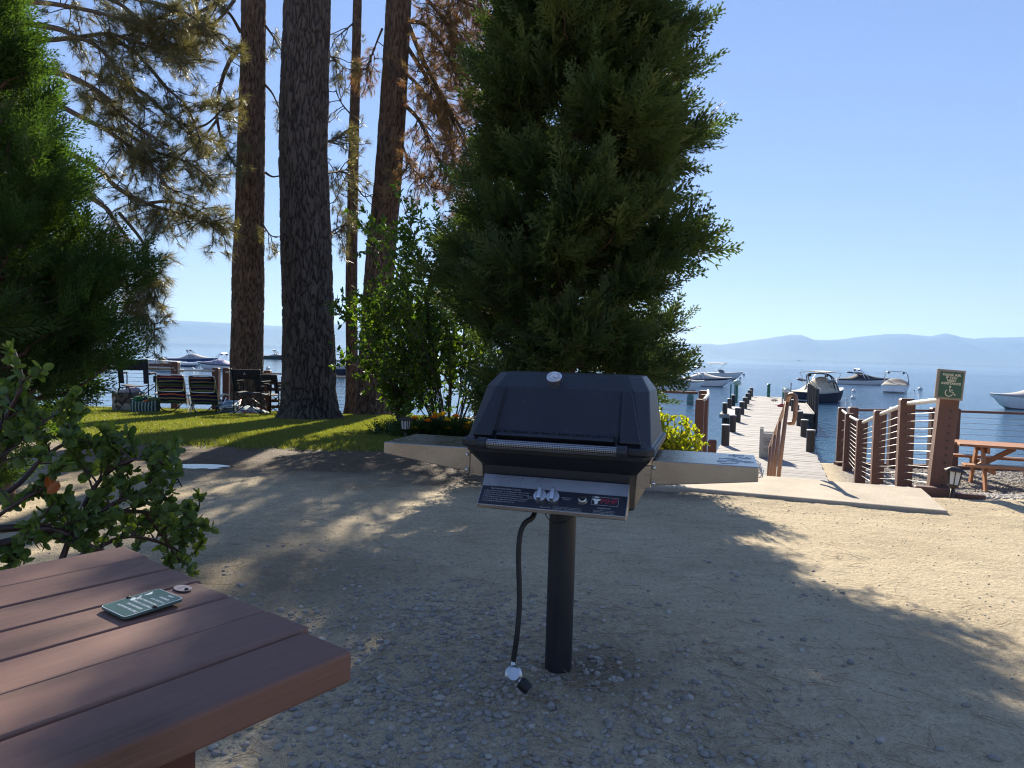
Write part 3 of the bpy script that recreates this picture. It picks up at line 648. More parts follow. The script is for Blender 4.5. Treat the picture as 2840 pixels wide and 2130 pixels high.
for k in (0.0, 0.33, 0.62, 0.93):
    tp = pb_.lerp(pa_, k); MB().tube([inv @ tp, inv @ Vector((tp.x - 0.02 - 0.06 * k, tp.y, gz(tp.x, tp.y) - 0.1))], 0.021, 12).build('leg', M['brownpipe'], hr, True)

# left-hand posts at the pier head, with the shore fence running off to the left
lr = thing('shore_railing', 'reddish brown posts with capped pipe rail at the left side of the ramp', 'railing', (3.3, 12.5, -0.9)); inv = lr.matrix_basis.inverted()
pr_ = []
for (px, py, y, w) in ((1942, 1107, 12.4, 0.145), (1954, 1094, 13.6, 0.145), (1953, 1083, 14.9, 0.20)):
    tp = Vector(at_y(px, py, y)); bs = Vector((tp.x, tp.y, -1.6)); pr_.append(tp); post_obj(lr, inv @ bs, inv @ tp, w, PIER_RZ, mat=M['post'])
for a, c in ((0, 1), (1, 2)):
    d = Vector((0.075, -0.03, -0.0)); MB().tube([inv @ (pr_[a] + d - Vector((PA[0], PA[1], 0)) * 0.1), inv @ (pr_[c] + d)], 0.028, 12).build('handrail', M['rail'], lr, True, auto=50)
tp = Vector(at_y(1976, 1220, 14.0)); post_obj(lr, inv @ Vector((tp.x, tp.y, -1.7)), inv @ tp, 0.16, PIER_RZ, name='short_post')
sf = thing('shore_fence', 'low cable fence along the shore left of the pier with flat brown top rail', 'fence', (1.0, 15.0, -0.6)); inv = sf.matrix_basis.inverted()
e0 = Vector(at_y(1935, 1090, 15.0)); e1 = Vector((-0.8, 16.4, e0.z))
MB().bar(inv @ e1, inv @ e0, 0.06, 0.05).build('top_rail', M['postx'], sf); cable_run(sf, inv @ Vector((e1.x, e1.y, -0.5)), inv @ (e1 - Vector((0, 0, 0.12))), inv @ Vector((e0.x, e0.y, -0.5)), inv @ (e0 - Vector((0, 0, 0.12))), 7, 0.004, fit=False)
for k in (0.0, 0.34, 0.67):
    p = e1.lerp(e0, k); post_obj(sf, inv @ Vector((p.x, p.y, -1.2)), inv @ (p + Vector((0, 0, 0.04))), 0.14, 0)

# right-hand lakeside fence
rf = thing('lakeside_fence', 'brown post and cable fence along the gravel edge above the lake', 'fence', (8, 14.3, -0.93)); inv = rf.matrix_basis.inverted()
pp = []
for px, y, yt in ((2366, 13.9, 1129), (2482, 13.9, 1129), (2594, 13.8, 1131), (2648, 13.75, 1132), (2868, 13.3, 1139), (3120, 12.9, 1150)):
    tp = Vector(at_y(px, yt, y)); pp.append(tp); post_obj(rf, inv @ Vector((tp.x, tp.y, -1.2)), inv @ tp, 0.165, PIER_RZ * 0.5)
for a, c in zip(pp[:-1], pp[1:]):
    o_ = Vector((0, 0, -0.06)); MB().bar(inv @ (a + o_), inv @ (c + o_), 0.05, 0.045).build('top_rail', M['postx'], rf)
    cable_run(rf, inv @ Vector((a.x, a.y, -0.85)), inv @ (a - Vector((0, 0, 0.12))), inv @ Vector((c.x, c.y, -0.85)), inv @ (c - Vector((0, 0, 0.12))), 9, 0.004, fit=False)
b = MB(); b.bar((6.5, 14.1, -1.0), (26, 13.6, -1.0), 0.16, 0.16); o = b.build('edge_timber', M['postx']); tag(o, 'low brown timber edging the gravel above the lake', 'timber')

# left-hand lakeside fence behind the chairs
lf = thing('garden_fence', 'brown post fence with white pipe rail between the beach chairs and the lake', 'fence', (-6, 16.2, -0.45)); inv = lf.matrix_basis.inverted()
pp = []
for px, yt, y, w in ((20, 1000, 16.3, .15), (200, 1003, 16.3, .15), (487, 1003, 16.0, .145), (600, 1020, 16.2, .145), (629, 1020, 16.3, .145), (743, 1027, 16.2, .145), (865, 1030, 16.3, .145), (1086, 1040, 16.4, .12)):
    tp = Vector(at_y(px, yt, y)); pp.append(tp); post_obj(lf, inv @ Vector((tp.x, tp.y, -0.9)), inv @ tp, w, 0.05)
for i, (a, c) in enumerate(zip(pp[:-1], pp[1:])):
    if i == 3: continue
    o_ = Vector((0, 0, -0.07)); 
    if i < 2: MB().bar(inv @ (a + o_ * 1.6), inv @ (c + o_ * 1.6), 0.05, 0.14).build('top_board', M['postx'], lf)
    lo_ = min(a.z, c.z) - 0.07
    MB().tube([inv @ Vector((a.x, a.y - 0.06, lo_)), inv @ Vector((c.x, c.y - 0.06, lo_))], 0.022, 10).build('pipe_rail', M['rail'], lf, True, auto=50)
    if i == 5:
        for q in (0.22, 0.36, 0.62, 0.76): MB().bar(inv @ Vector((a.x, a.y, lo_ - q)), inv @ Vector((c.x, c.y, lo_ - q)), 0.03, 0.07).build('board', M['postx'], lf)
    cable_run(lf, inv @ Vector((a.x, a.y, -0.42)), inv @ Vector((a.x, a.y, lo_ - .1)), inv @ Vector((c.x, c.y, -0.42)), inv @ Vector((c.x, c.y, lo_ - .1)), 9, 0.0045, fit=False)

# puddle
a = np.linspace(0, 2 * math.pi, 48, endpoint=False); rr_ = 1 + 0.25 * (fbm(np.cos(a) * 1.3 + 5, np.sin(a) * 1.3, 3, 91) - 0.5) * 2
pc = at_z(556, 1292, -0.004)
V = np.stack([pc[0] + 0.30 * rr_ * np.cos(a), pc[1] + 0.12 * rr_ * np.sin(a), np.full(48, -0.008)], -1)
m, N, L, P = nmat('puddle_water'); P.inputs['Base Color'].default_value = (0.03, 0.027, 0.022, 1); P.inputs['Roughness'].default_value = 0.03
mesh_np('puddle', V, [list(range(48))], m, None, False, 'structure')
# ================================================================== THE GRILL
GO = (0.185, 2.39, 0.0)
grill = thing('gas_grill', 'black post-mounted gas grill with steel side shelves standing in gravel', 'grill', GO, math.radians(-16))
gx = 0.012
b = MB(); b.lathe([(0.046, -0.06), (0.046, 0.64)], n=40); b.build('post', M['cast'], grill, True, auto=40)
# firebox: lower casting
def rect(hx, y0, y1, z, c=0.02):
    return [(gx - hx + c, y0, z), (gx + hx - c, y0, z), (gx + hx, y0 + c, z), (gx + hx, y1 - c, z), (gx + hx - c, y1, z), (gx - hx + c, y1, z), (gx - hx, y1 - c, z), (gx - hx, y0 + c, z)]
b = MB(); b.loft([rect(0.20, -0.14, 0.19, 0.60), rect(0.245, -0.185, 0.25, 0.625), rect(0.250, -0.19, 0.26, 0.735), rect(0.290, -0.222, 0.288, 0.782), rect(0.292, -0.224, 0.29, 0.796)])
b.build('firebox', M['cast'], grill, bevel=0.004)
# hood
hood_b = MB()
R0 = rect(0.304, -0.236, 0.30, 0.797, 0.018); R1 = rect(0.304, -0.236, 0.30, 0.822, 0.018); R2 = rect(0.292, -0.222, 0.285, 0.824, 0.03)
R3 = rect(0.270, -0.115, 0.235, 0.985, 0.045); R4 = rect(0.240, -0.060, 0.165, 1.030, 0.04)
hood_b.loft([R0, R1, R2, R3, R4]); hood = hood_b.build('hood', M['cast'], grill, bevel=0.006, seg=3)
# recessed front: two side cheeks and a lower ledge stand proud of the slope
def hoodpt(x, k, out=0.0):      # point on the sloping front: k 0 bottom .. 1 fold
    y = -0.222 + (0.107) * k; z = 0.824 + 0.161 * k; n = Vector((0, -0.833, 0.553)); return Vector((gx + x, y, z)) + n * out
for sg_ in (-1, 1):
    b = MB(); xs_ = [(0.284 - 0.02, 0.02), (0.190, 0.02), (0.182, 0.97), (0.248 - 0.028, 0.97)]
    lo_ = [hoodpt(sg_ * x, k, -0.004) for x, k in xs_]; hi = [hoodpt(sg_ * (x - (0.0 if i in (0, 3) else -0.012)), k, 0.016) for i, (x, k) in enumerate(xs_)]
    if sg_ < 0: lo_ = lo_[::-1]; hi = hi[::-1]
    b.loft([lo_, hi]); b.build('cheek', M['cast'], hood, bevel=0.004)
b = MB(); P0 = [hoodpt(-0.186, 0.0, -0.004), hoodpt(0.186, 0.0, -0.004), hoodpt(0.186, 0.24, -0.002), hoodpt(-0.186, 0.24, -0.002)]
P1 = [hoodpt(-0.186, 0.0, 0.030), hoodpt(0.186, 0.0, 0.030), hoodpt(0.180, 0.20, 0.001), hoodpt(-0.180, 0.20, 0.001)]; b.loft([P0, P1]); b.build('ledge', M['cast'], hood, bevel=0.003)
# raised words on the ledge
e0_, e1_ = hoodpt(0, 0.0, 0.030), hoodpt(0, 0.20, 0.001); dv = (e1_ - e0_).normalized(); nv = Vector((1, 0, 0)).cross(dv)
for tx, x in (('FOR OUTDOOR USE ONLY', -0.10), ('OPEN BEFORE LIGHTING', 0.10)):
    c = e0_.lerp(e1_, 0.55) + Vector((x, 0, 0)) + nv * 0.0008
    Mx = Matrix(((1, dv.x, nv.x, c.x), (0, dv.y, nv.y, c.y), (0, dv.z, nv.z, c.z), (0, 0, 0, 1)))
    text_mesh('raised_lettering', tx, 0.0165, M['cast'], hood, Mx, 0.0014)
# thermometer
tb = MB(); tc_ = Vector((gx - 0.033, -0.098, 1.012)); ax = Vector((0, -0.66, 0.75)).normalized()
tb.cyl(tc_ - ax * 0.012, tc_ + ax * 0.016, 0.0250, 28); th = tb.build('thermometer', M['alu'], hood, bevel=0.003)
tb = MB(); tb.cyl(tc_ + ax * 0.016, tc_ + ax * 0.0166, 0.0205, 28); tb.build('dial', M['dial'], th)
tb = MB(); ux = Vector((1, 0, 0)); uy = ax.cross(ux); c = tc_ + ax * 0.0172
for k in range(13):
    t = math.radians(225 - 270 * k / 12); d = ux * math.cos(t) + uy * math.sin(t) * -1; tb.bar(c + d * 0.0135, c + d * 0.018, 0.0012, 0.0006, ax)
tb.bar(c - (ux + uy) * 0.003, c + (ux * -0.6 + uy * 0.8) * -0.013, 0.0016, 0.0006, ax); tb.build('needle', M['black'], th)
# handle
hz, hy = 0.815, -0.275
MB().tube([(gx - 0.205, hy, hz), (gx + 0.205, hy, hz)], 0.0145, 28).build('handle_grip', M['perf'], grill, True, auto=50)
for sg_ in (-1, 1):
    b = MB(); x = gx + sg_ * 0.214; b.cyl((x - 0.014, hy, hz), (x + 0.014, hy, hz), 0.019, 20); b.box((x, -0.25, hz - 0.002), (0.026, 0.04, 0.030)); b.build('handle_bracket', M['cast'], grill, bevel=0.002)
# side shelves
for sg_ in (-1, 1):
    sh = None; prof_in, prof_out = 0.078, (0.038 if sg_ < 0 else 0.044)
    z0 = 0.783; y0, y1 = -0.172, 0.095
    b = MB(); xi, xo = gx + sg_ * 0.292, gx + sg_ * 0.600
    prof = [(xi, z0), (xo, z0), (xo, z0 - prof_out), (xi + sg_ * 0.06, z0 - prof_in + 0.006), (xi, z0 - prof_in)]
    r_a = [(x, y0, z) for x, z in prof]; r_b = [(x, y1, z) for x, z in prof]
    if sg_ > 0: r_a, r_b = r_b, r_a
    b.loft([r_a, r_b]); sh = b.build('side_shelf', M['steel'], grill, bevel=0.0025)
    b = MB(); prof = [(xi - sg_ * 0.001, z0 - 0.018), (xi - sg_ * 0.001, z0 - 0.088), (xi - sg_ * 0.052, z0 - 0.092), (xi - sg_ * 0.052, z0 - 0.05), (xi - sg_ * 0.02, z0 - 0.02)]
    r_a = [(x, y0 + 0.004, z) for x, z in prof]; r_b = [(x, y0 + 0.016, z) for x, z in prof]
    if sg_ < 0: r_a, r_b = r_b, r_a
    b.loft([r_a, r_b]); b.build('shelf_bracket', M['steel'], grill, bevel=0.001)
    for zz in (z0 - 0.023, z0 - 0.071):
        b = MB(); q = Vector((xi + sg_ * 0.008, y0, zz)); b.tube([q, q + Vector((0, -0.004, 0)), q + Vector((0, -0.007, 0))], 0.006, 14, True, [0.006, 0.0058, 0.003]); b.build('bolt', M['alu'], sh, True)
    if sg_ > 0:
        for yy in (-0.12, -0.05, 0.02):
            b = MB(); x = xo; b.tube([(x, yy, z0 - 0.006), (x + 0.011, yy, z0 - 0.012), (x + 0.012, yy, z0 - 0.03), (x + 0.004, yy, z0 - 0.040), (x + 0.014, yy, z0 - 0.036), (x + 0.016, yy, z0 - 0.015)], 0.0016, 6); b.build('hook', M['galv'], sh, True)
        b = MB()      # scraped residue on the shelf top
        for k in range(11):
            a = Vector((xo - 0.05 + random.uniform(-0.03, 0.03), random.uniform(-0.15, 0.06), z0 + 0.0006)); pts = [a]
            for q in range(4): a = a + Vector((random.uniform(-0.03, 0.02), random.uniform(-0.02, 0.02), 0)); pts.append(a)
            b.tube(pts, 0.0012, 4, True, [0.0005, 0.0014, 0.001, 0.0013, 0.0003])
        b.build('scratches', simple('dried_scratches', (0.7, 0.72, 0.75), 0.5), sh)
# control panel
b = MB(); pxl, pxr = gx - 0.228, gx + 0.232
prof = [(-0.200, 0.715), (-0.2325, 0.674), (-0.272, 0.628), (-0.272, 0.614), (-0.245, 0.612), (-0.195, 0.64)]
prof = [(-0.205, 0.710), (-0.226, 0.676), (-0.276, 0.626), (-0.276, 0.614), (-0.255, 0.611), (-0.190, 0.640)]
b.loft([[(pxr, y, z) for y, z in prof], [(pxl, y, z) for y, z in prof]]); pan = b.build('control_panel', M['steel'], grill, bevel=0.0015)
q0 = Vector((0, -0.226, 0.676)); q1 = Vector((0, -0.276, 0.626)); dv = (q0 - q1); Lp = dv.length; dv.normalize(); nv = Vector((1, 0, 0)).cross(dv)
def PM(x, v, out=0.0):
    c = q1 + dv * (v * Lp) + Vector((gx + x, 0, 0)) + nv * out
    return Matrix(((1, dv.x, nv.x, c.x), (0, dv.y, nv.y, c.y), (0, dv.z, nv.z, c.z), (0, 0, 0, 1)))
b = MB(); b.prism([(-0.225, -0.033), (0.229, -0.033), (0.229, 0.033), (-0.225, 0.033)], 0.0004, 0.0016, PM(0, 0.5)); b.build('label_plate', M['panelblk'], pan)
OW = simple('faded_print', (0.42, 0.44, 0.46), 0.5)
text_mesh('print', 'Read Instructions Before Lighting', 0.0072, OW, pan, PM(-0.148, 0.86, 0.0018), 0.0002)
lines = ['1. Open lid before lighting. Turn both burner controls to HIGH.', '2. Push and turn control knob to LITE position. Wait 5 seconds.', '3. If burner does not light, turn off and wait five minutes.', '4. After lighting, observe burner flame through the viewing port.', '5. To shut off, turn gas supply off at source, then controls off.', 'Do not leave grill unattended while it is in use.']
for i, tx in enumerate(lines): text_mesh('print', tx, 0.0056, OW, pan, PM(-0.215, 0.73 - 0.105 * i, 0.0018), 0.0002, 'LEFT')
for tx, x, v, s_ in (('Left Burner\nControl', -0.062, 0.52, 0.006), ('Right Burner\nControl', 0.048, 0.62, 0.006), ('Push to Turn', -0.012, 0.10, 0.006), ('mhpgrills.com', 0.165, 0.30, 0.0075), ('For Outdoor Use Only', 0.166, 0.11, 0.006), ('CAUTION - Grill surfaces are hot', 0.055, 0.10, 0.0055)):
    text_mesh('print', tx, s_, OW, pan, PM(x, v, 0.0018), 0.0002)
def frame2(x0, x1, v0, v1, w, name):
    b = MB()
    for (xa, xb_, va, vb) in ((x0, x1, v0, v0), (x0, x1, v1, v1), (x0, x0, v0, v1), (x1, x1, v0, v1)):
        b.bar(PM(xa, va, 0.0019) @ Vector((0, 0, 0)), PM(xb_, vb, 0.0019) @ Vector((0, 0, 0)), w, 0.0003, nv)
    b.build(name, OW, pan)
frame2(0.125, 0.205, 0.44, 0.84, 0.0009, 'logo_frame'); frame2(0.012, 0.098, 0.03, 0.17, 0.0006, 'print_frame'); frame2(0.135, 0.197, 0.04, 0.18, 0.0006, 'print_frame')
RP = simple('red_print', (0.36, 0.03, 0.05), 0.45)
text_mesh('brand_print', 'MHP', 0.026, RP, pan, PM(0.177, 0.64, 0.0018), 0.0003, sx=0.95)
b = MB(); b.prism([(-0.012, 0.006), (0.012, 0.006), (0.012, 0.001), (0.006, -0.001), (0.004, -0.013), (-0.004, -0.013), (-0.006, -0.001), (-0.012, 0.001)], 0.0016, 0.0021, PM(0.139, 0.66)); b.box((PM(0.139, 0.82, 0.002) @ Vector((0, 0, 0))), (0.014, 0.001, 0.004)); b.build('logo_emblem', M['offwhite'], pan)
for x in (-0.032, 0.008):
    Mk = PM(x, 0.56); b = MB()
    for (r0, r1, z0_, z1_) in ((0.0215, 0.0205, 0.002, 0.017),): b.add([Mk @ Vector((rr_ * math.cos(t), rr_ * math.sin(t), zz)) for rr_, zz in ((r0, z0_), (r1, z1_)) for t in np.linspace(0, 2 * math.pi, 28, endpoint=False)], [(i, (i + 1) % 28, 28 + (i + 1) % 28, 28 + i) for i in range(28)] + [tuple(range(28, 56))])
    kn = b.build('knob', M['grey'] if False else M['alu'], pan, bevel=0.001)
    b = MB(); b.prism([(-0.007, -0.020), (0.007, -0.020), (0.008, 0.0), (0.006, 0.022), (-0.006, 0.022), (-0.008, 0.0)], 0.014, 0.034, Mk); b.build('knob_grip', M['alu'], kn, bevel=0.003)
Mk = PM(0.098, 0.60); b = MB(); b.lathe([(0.016, 0.001), (0.016, 0.005), (0.012, 0.008), (0.013, 0.012), (0.010, 0.014)], n=24); b.v = [tuple(Mk @ Vector(v)) for v in b.v]; ig = b.build('igniter', M['alu'], pan, True)
b = MB(); b.lathe([(0.0095, 0.012), (0.0095, 0.024), (0.006, 0.027)], n=20); b.v = [tuple(Mk @ Vector(v)) for v in b.v]; b.build('button', M['rubber'], ig, True)
# gas hose, fitting, regulator
b = MB(); b.tube([(-0.04, -0.09, 0.592), (-0.065, -0.105, 0.592), (-0.085, -0.11, 0.592)], 0.010, 10, True, [0.012, 0.009, 0.008]); b.cyl((-0.055, -0.1, 0.582), (-0.055, -0.1, 0.604), 0.009, 10); fit = b.build('hose_fitting', M['brass'], grill, True, auto=50)
def gloc(px, py, y):    # world point -> grill frame
    w = Vector(at_y(px, py, y)); d = w - Vector(GO); c_, s_ = math.cos(math.radians(16)), math.sin(math.radians(16)); return Vector((d.x * c_ - d.y * s_, d.x * s_ + d.y * c_, d.z))
hp = [Vector((-0.07, -0.105, 0.592))] + [gloc(px, py, y) for px, py, y in ((1478, 1434, 2.27), (1455, 1452, 2.26), (1442, 1485, 2.25), (1438, 1545, 2.24), (1440, 1620, 2.23), (1440, 1690, 2.22), (1434, 1760, 2.21), (1427, 1810, 2.21), (1422, 1840, 2.21))]
def smooth(P, n=6):
    out = []
    for i in range(len(P) - 1):
        p0, p1, p2, p3 = P[max(i - 1, 0)], P[i], P[i + 1], P[min(i + 2, len(P) - 1)]
        for k in range(n):
            t = k / n; out.append(0.5 * ((2 * p1) + (p2 - p0) * t + (2 * p0 - 5 * p1 + 4 * p2 - p3) * t * t + (3 * p1 - p0 - 3 * p2 + p3) * t ** 3))
    return out + [P[-1]]
MB().tube(smooth(hp), 0.0085, 12).build('gas_hose', M['rubber'], grill, True)
r1 = hp[-1]; r2 = gloc(1424, 1870, 2.19); r3 = gloc(1442, 1890, 2.18); r4 = gloc(1462, 1908, 2.17)
b = MB(); b.tube([r1 + Vector((0, 0, 0.008)), r2], 0.0075, 10); axr = Vector((0.25, -0.8, 0.5)).normalized(); b.tube([r2 - axr * 0.012, r2 - axr * 0.006, r2 + axr * 0.006, r2 + axr * 0.013], 0.02, 24, True, [0.020, 0.027, 0.027, 0.019]); b.tube([r2, r3], 0.009, 12)
reg = b.build('regulator', simple('cast_zinc', (0.55, 0.58, 0.6), 0.32, 0.9), grill, True, auto=40)
b = MB(); b.tube([r3, r3.lerp(r4, 0.2), r4, r4 + (r4 - r3) * 0.25], 0.02, 14, True, [0.014, 0.0195, 0.0195, 0.017]); b.build('coupling_nut', M['rubber'], reg, True, auto=40)
b = MB(); b.tube(smooth([Vector((-0.03, -0.10, 0.62)), Vector((-0.045, -0.075, 0.57)), Vector((-0.02, -0.06, 0.535)), Vector((0.02, -0.052, 0.54)), Vector((0.055, -0.045, 0.58)), Vector((0.06, -0.05, 0.62))]), 0.0014, 6); b.build('ignition_wire', M['rubber'], grill, True)

# ================================================================== NEAR PICNIC TABLE
TZ = 0.745
cor = at_z(340, 1510, TZ); cnr = at_z(984, 1800, TZ)
ev = Vector((cnr[0] - cor[0], cnr[1] - cor[1], 0)); TW = ev.length; ev.normalize(); lv = Vector((ev.y, -ev.x, 0))          # lv runs along the boards, towards the left and the camera
lv = Vector((-0.60, -0.80, 0)).normalized(); ev = Vector((0.80, -0.60, 0)).normalized()
TW = Vector((cnr[0] - cor[0], cnr[1] - cor[1], 0)).length
skew = Vector((cnr[0] - cor[0], cnr[1] - cor[1], 0)).normalized()
pt0 = thing('picnic_table', 'brown painted plank picnic table with a green plaque on its top', 'picnic table', (cor[0], cor[1], 0), math.atan2(lv.y, lv.x))
inv = pt0.matrix_basis.inverted()
bw = TW / 7
for i in range(7):
    e = Vector((cor[0], cor[1], 0)) + skew * (bw * (i + 0.5)); p = inv @ e
    b = MB(); b.box((0.90, 0, 0), (1.80, bw * skew.dot(ev) - 0.002 - (0.003 if i in (2, 4) else 0), 0.038)); o = b.build('board', M['table'], pt0, bevel=0.005, seg=3)
    o.location = (p.x + random.uniform(-0.004, 0.004), p.y, TZ - 0.019 + random.uniform(-0.003, 0.002))
cm = inv @ (Vector((cor[0], cor[1], 0)) + skew * (TW / 2))
for x in (0.22, 1.45):
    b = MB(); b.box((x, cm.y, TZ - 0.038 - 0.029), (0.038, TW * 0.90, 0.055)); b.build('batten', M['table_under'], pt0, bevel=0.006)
    for sg_ in (-1, 1):
        b = MB(); b.bar((x + 0.04, cm.y + sg_ * 0.10, TZ - 0.045), (x + 0.04, cm.y + sg_ * 0.40, -0.03), 0.035, 0.085, (0, 1, 0)); b.build('leg', M['galv'], pt0, bevel=0.004)
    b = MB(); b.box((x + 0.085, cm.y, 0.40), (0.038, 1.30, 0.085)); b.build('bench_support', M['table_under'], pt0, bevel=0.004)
for sg_ in (-1, 1):
    for k in range(2):
        b = MB(); b.box((0.95, cm.y + sg_ * (0.54 + 0.095 * k), 0.462), (1.5, 0.09, 0.038)); b.build('bench_board', M['table'], pt0, bevel=0.006)
# plaque on the table top
pc_ = at_z(396, 1659, TZ + 0.012); pl_ = thing('table_plaque', 'small green plaque with white border screwed to the picnic table top', 'plaque', (pc_[0], pc_[1], TZ + 0.0015), math.atan2(lv.y, lv.x) + math.radians(2))
def rrect(hx, hy, r, n=5):
    out = []
    for cx_, cy_, a0_ in ((hx - r, hy - r, 0), (-hx + r, hy - r, 90), (-hx + r, -hy + r, 180), (hx - r, -hy + r, 270)):
        for k in range(n + 1): t = math.radians(a0_ + 90 * k / n); out.append((cx_ + r * math.cos(t), cy_ + r * math.sin(t)))
    return out
tilt = Matrix.Rotation(math.radians(2.0), 4, 'Y') @ Matrix.Translation((0, 0, 0.002))
pl_.scale = (0.63, 0.63, 0.63)
MB().prism(rrect(0.0632, 0.0507, 0.010), 0, 0.006, tilt).build('plate', M['plaquegreen'], pl_, bevel=0.001)
MB().prism(rrect(0.0625, 0.050, 0.009), 0.006, 0.0066, tilt).build('border', M['offwhite'], pl_)
MB().prism(rrect(0.0608, 0.0483, 0.008), 0.0066, 0.0070, tilt).build('face', M['plaquegreen'], pl_)
TL = ['TABLES ARE AVAILABLE BY', 'RESERVATION ONLY.', 'PLEASE VISIT OUR WEBSITE', 'LAKETAHOEMARINA.COM', 'TO ACCESS YOUR', 'MEMBERSHIP', 'LOGIN']
TL[3] = 'LAKETAHOEPARK.COM'
for i, tx in enumerate(TL):
    text_mesh('lettering', tx, 0.0086, M['offwhite'], pl_, tilt @ Matrix.Translation((0.036 - 0.0145 * i, 0.008 if i < 4 else 0.020, 0.0072)) @ Matrix.Rotation(math.radians(-90), 4, 'Z'), 0.0002, sx=0.72)
b = MB(); b.prism([(-0.044, -0.040), (-0.020, -0.034), (-0.034, -0.026)], 0.0071, 0.0075, tilt); b.prism([(0.0, -0.040), (0.012, -0.030), (0.004, -0.024), (-0.004, -0.032)], 0.0071, 0.0075, tilt)
for k in range(7): a = Vector((-0.018 + 0.0025 * k, -0.040 + 0.0018 * k, 0.0073)); b.bar(tilt @ a, tilt @ (a + Vector((0.004, 0.009, 0))), 0.0012, 0.0003)
b.build('emblem', M['offwhite'], pl_)
for x, y in ((0.0, 0.0485), (0.006, -0.047)):
    b = MB(); b.lathe([(0.0048, 0.006), (0.0045, 0.009), (0.002, 0.0105)], (x, y, 0), n=14); b.v = [tuple(tilt @ Vector(v)) for v in b.v]; b.build('screw', M['lantern'], pl_, True)
ot = at_z(507, 1633, TZ); tg = thing('number_tag', 'small oval pale metal tag with a number one beside the green plaque', 'tag', (ot[0], ot[1], TZ + 0.0006), math.atan2(lv.y, lv.x))
tg.scale = (0.66, 0.66, 0.66)
MB().lathe([(1, 0), (1, 0.0012)], n=32, sx=0.016, sy=0.025).build('plate', simple('worn_tag_metal', (0.42, 0.36, 0.34), 0.4, 0.4), tg)
text_mesh('number', '1', 0.024, simple('tag_number', (0.25, 0.20, 0.19), 0.5), tg, Matrix.Translation((0.0, -0.004, 0.0015)) @ Matrix.Rotation(math.radians(-90), 4, 'Z'), 0.0003)
MB().lathe([(0.0045, 0.001), (0.004, 0.004), (0.002, 0.005)], (0.0, 0.016, 0), n=12).build('screw', M['lantern'], tg, True)

# ================================================================== FAR PICNIC TABLE
fz = -0.93
fp = at_z(2668, 1222, fz + 0.75); ft = thing('picnic_table', 'reddish natural wood picnic table standing on gravel by the lakeside fence', 'picnic table', (fp[0], fp[1], gz(fp[0], fp[1])), PIER_RZ)
for i in range(5): MB().box((0.92 + (0.04 if i % 2 else 0) - i * 0.02, 0.07 + 0.15 * i, 0.73), (1.9, 0.14, 0.04)).build('board', M['redwood'], ft, bevel=0.005)
for yb in (-0.22, 0.96):
    for k in range(2): MB().box((0.92, yb + (0.13 if yb > 0 else -0.13) * k, 0.44), (1.9, 0.12, 0.04)).build('bench_board', M['redwood'], ft, bevel=0.005)
for x in (0.35, 1.5):
    for sg_ in (-1, 1): MB().bar((x, 0.37 + sg_ * 0.17, 0.71), (x, 0.37 + sg_ * 0.50, -0.04), 0.04, 0.13, (0, 1, 0)).build('leg', M['redwood'], ft, bevel=0.005)
    MB().box((x + 0.045, 0.37, 0.38), (0.04, 1.45, 0.13)).build('bench_support', M['redwood'], ft, bevel=0.005)
    MB().box((x + 0.045, 0.37, 0.66), (0.04, 0.72, 0.11)).build('batten', M['redwood'], ft, bevel=0.005)
    MB().bar((x + 0.04 * 0, 0.37, 0.36), (x + (0.5 if x < 1 else -0.5), 0.37, 0.69), 0.08, 0.04, (0, 1, 0)).build('brace', M['redwood'], ft)

# ================================================================== PATH LANTERNS
def lantern(p, label, h, lean):
    t = thing('path_lantern', label, 'lantern', p, rot=(0, lean, 0.35), group='path lanterns')
    MB().tube([(0, 0, -0.08), (0, 0, h - 0.14)], 0.014, 10).build('stake', M['lantern'], t, True)
    MB().lathe([(0.015, h - 0.15), (0.03, h - 0.135), (0.05, h - 0.12), (0.052, h - 0.11)], n=4).build('base', M['lantern'], t)
    MB().lathe([(0.046, h - 0.11), (0.060, h - 0.0)], n=4).build('glass', M['frost'], t)
    b = MB()
    for k in range(4):
        a0_ = math.pi / 2 * k; 
        for da in (0, math.pi / 4):
            f0 = 1.0 if da == 0 else 0.72
            b.bar((0.050 * f0 * math.cos(a0_ + da), 0.050 * f0 * math.sin(a0_ + da), h - 0.112), (0.064 * f0 * math.cos(a0_ + da), 0.064 * f0 * math.sin(a0_ + da), h), 0.007, 0.007)
    b.build('cage', M['lantern'], t)
    MB().lathe([(0.103, h), (0.105, h + 0.01), (0.055, h + 0.034), (0.02, h + 0.044)], n=4).build('cap', M['lantern'], t)
lp_ = at_y(2637, 1392, 6.05); lantern((lp_[0], lp_[1], gz(lp_[0], lp_[1])), 'solar path lantern leaning beside the brown sign post', 0.235, math.radians(7))
lp_ = on_ground(1124, 1222); lantern((lp_[0], lp_[1], gz(lp_[0], lp_[1])), 'solar path lantern beside the marigolds at the lawn edge', 0.26, 0.0)

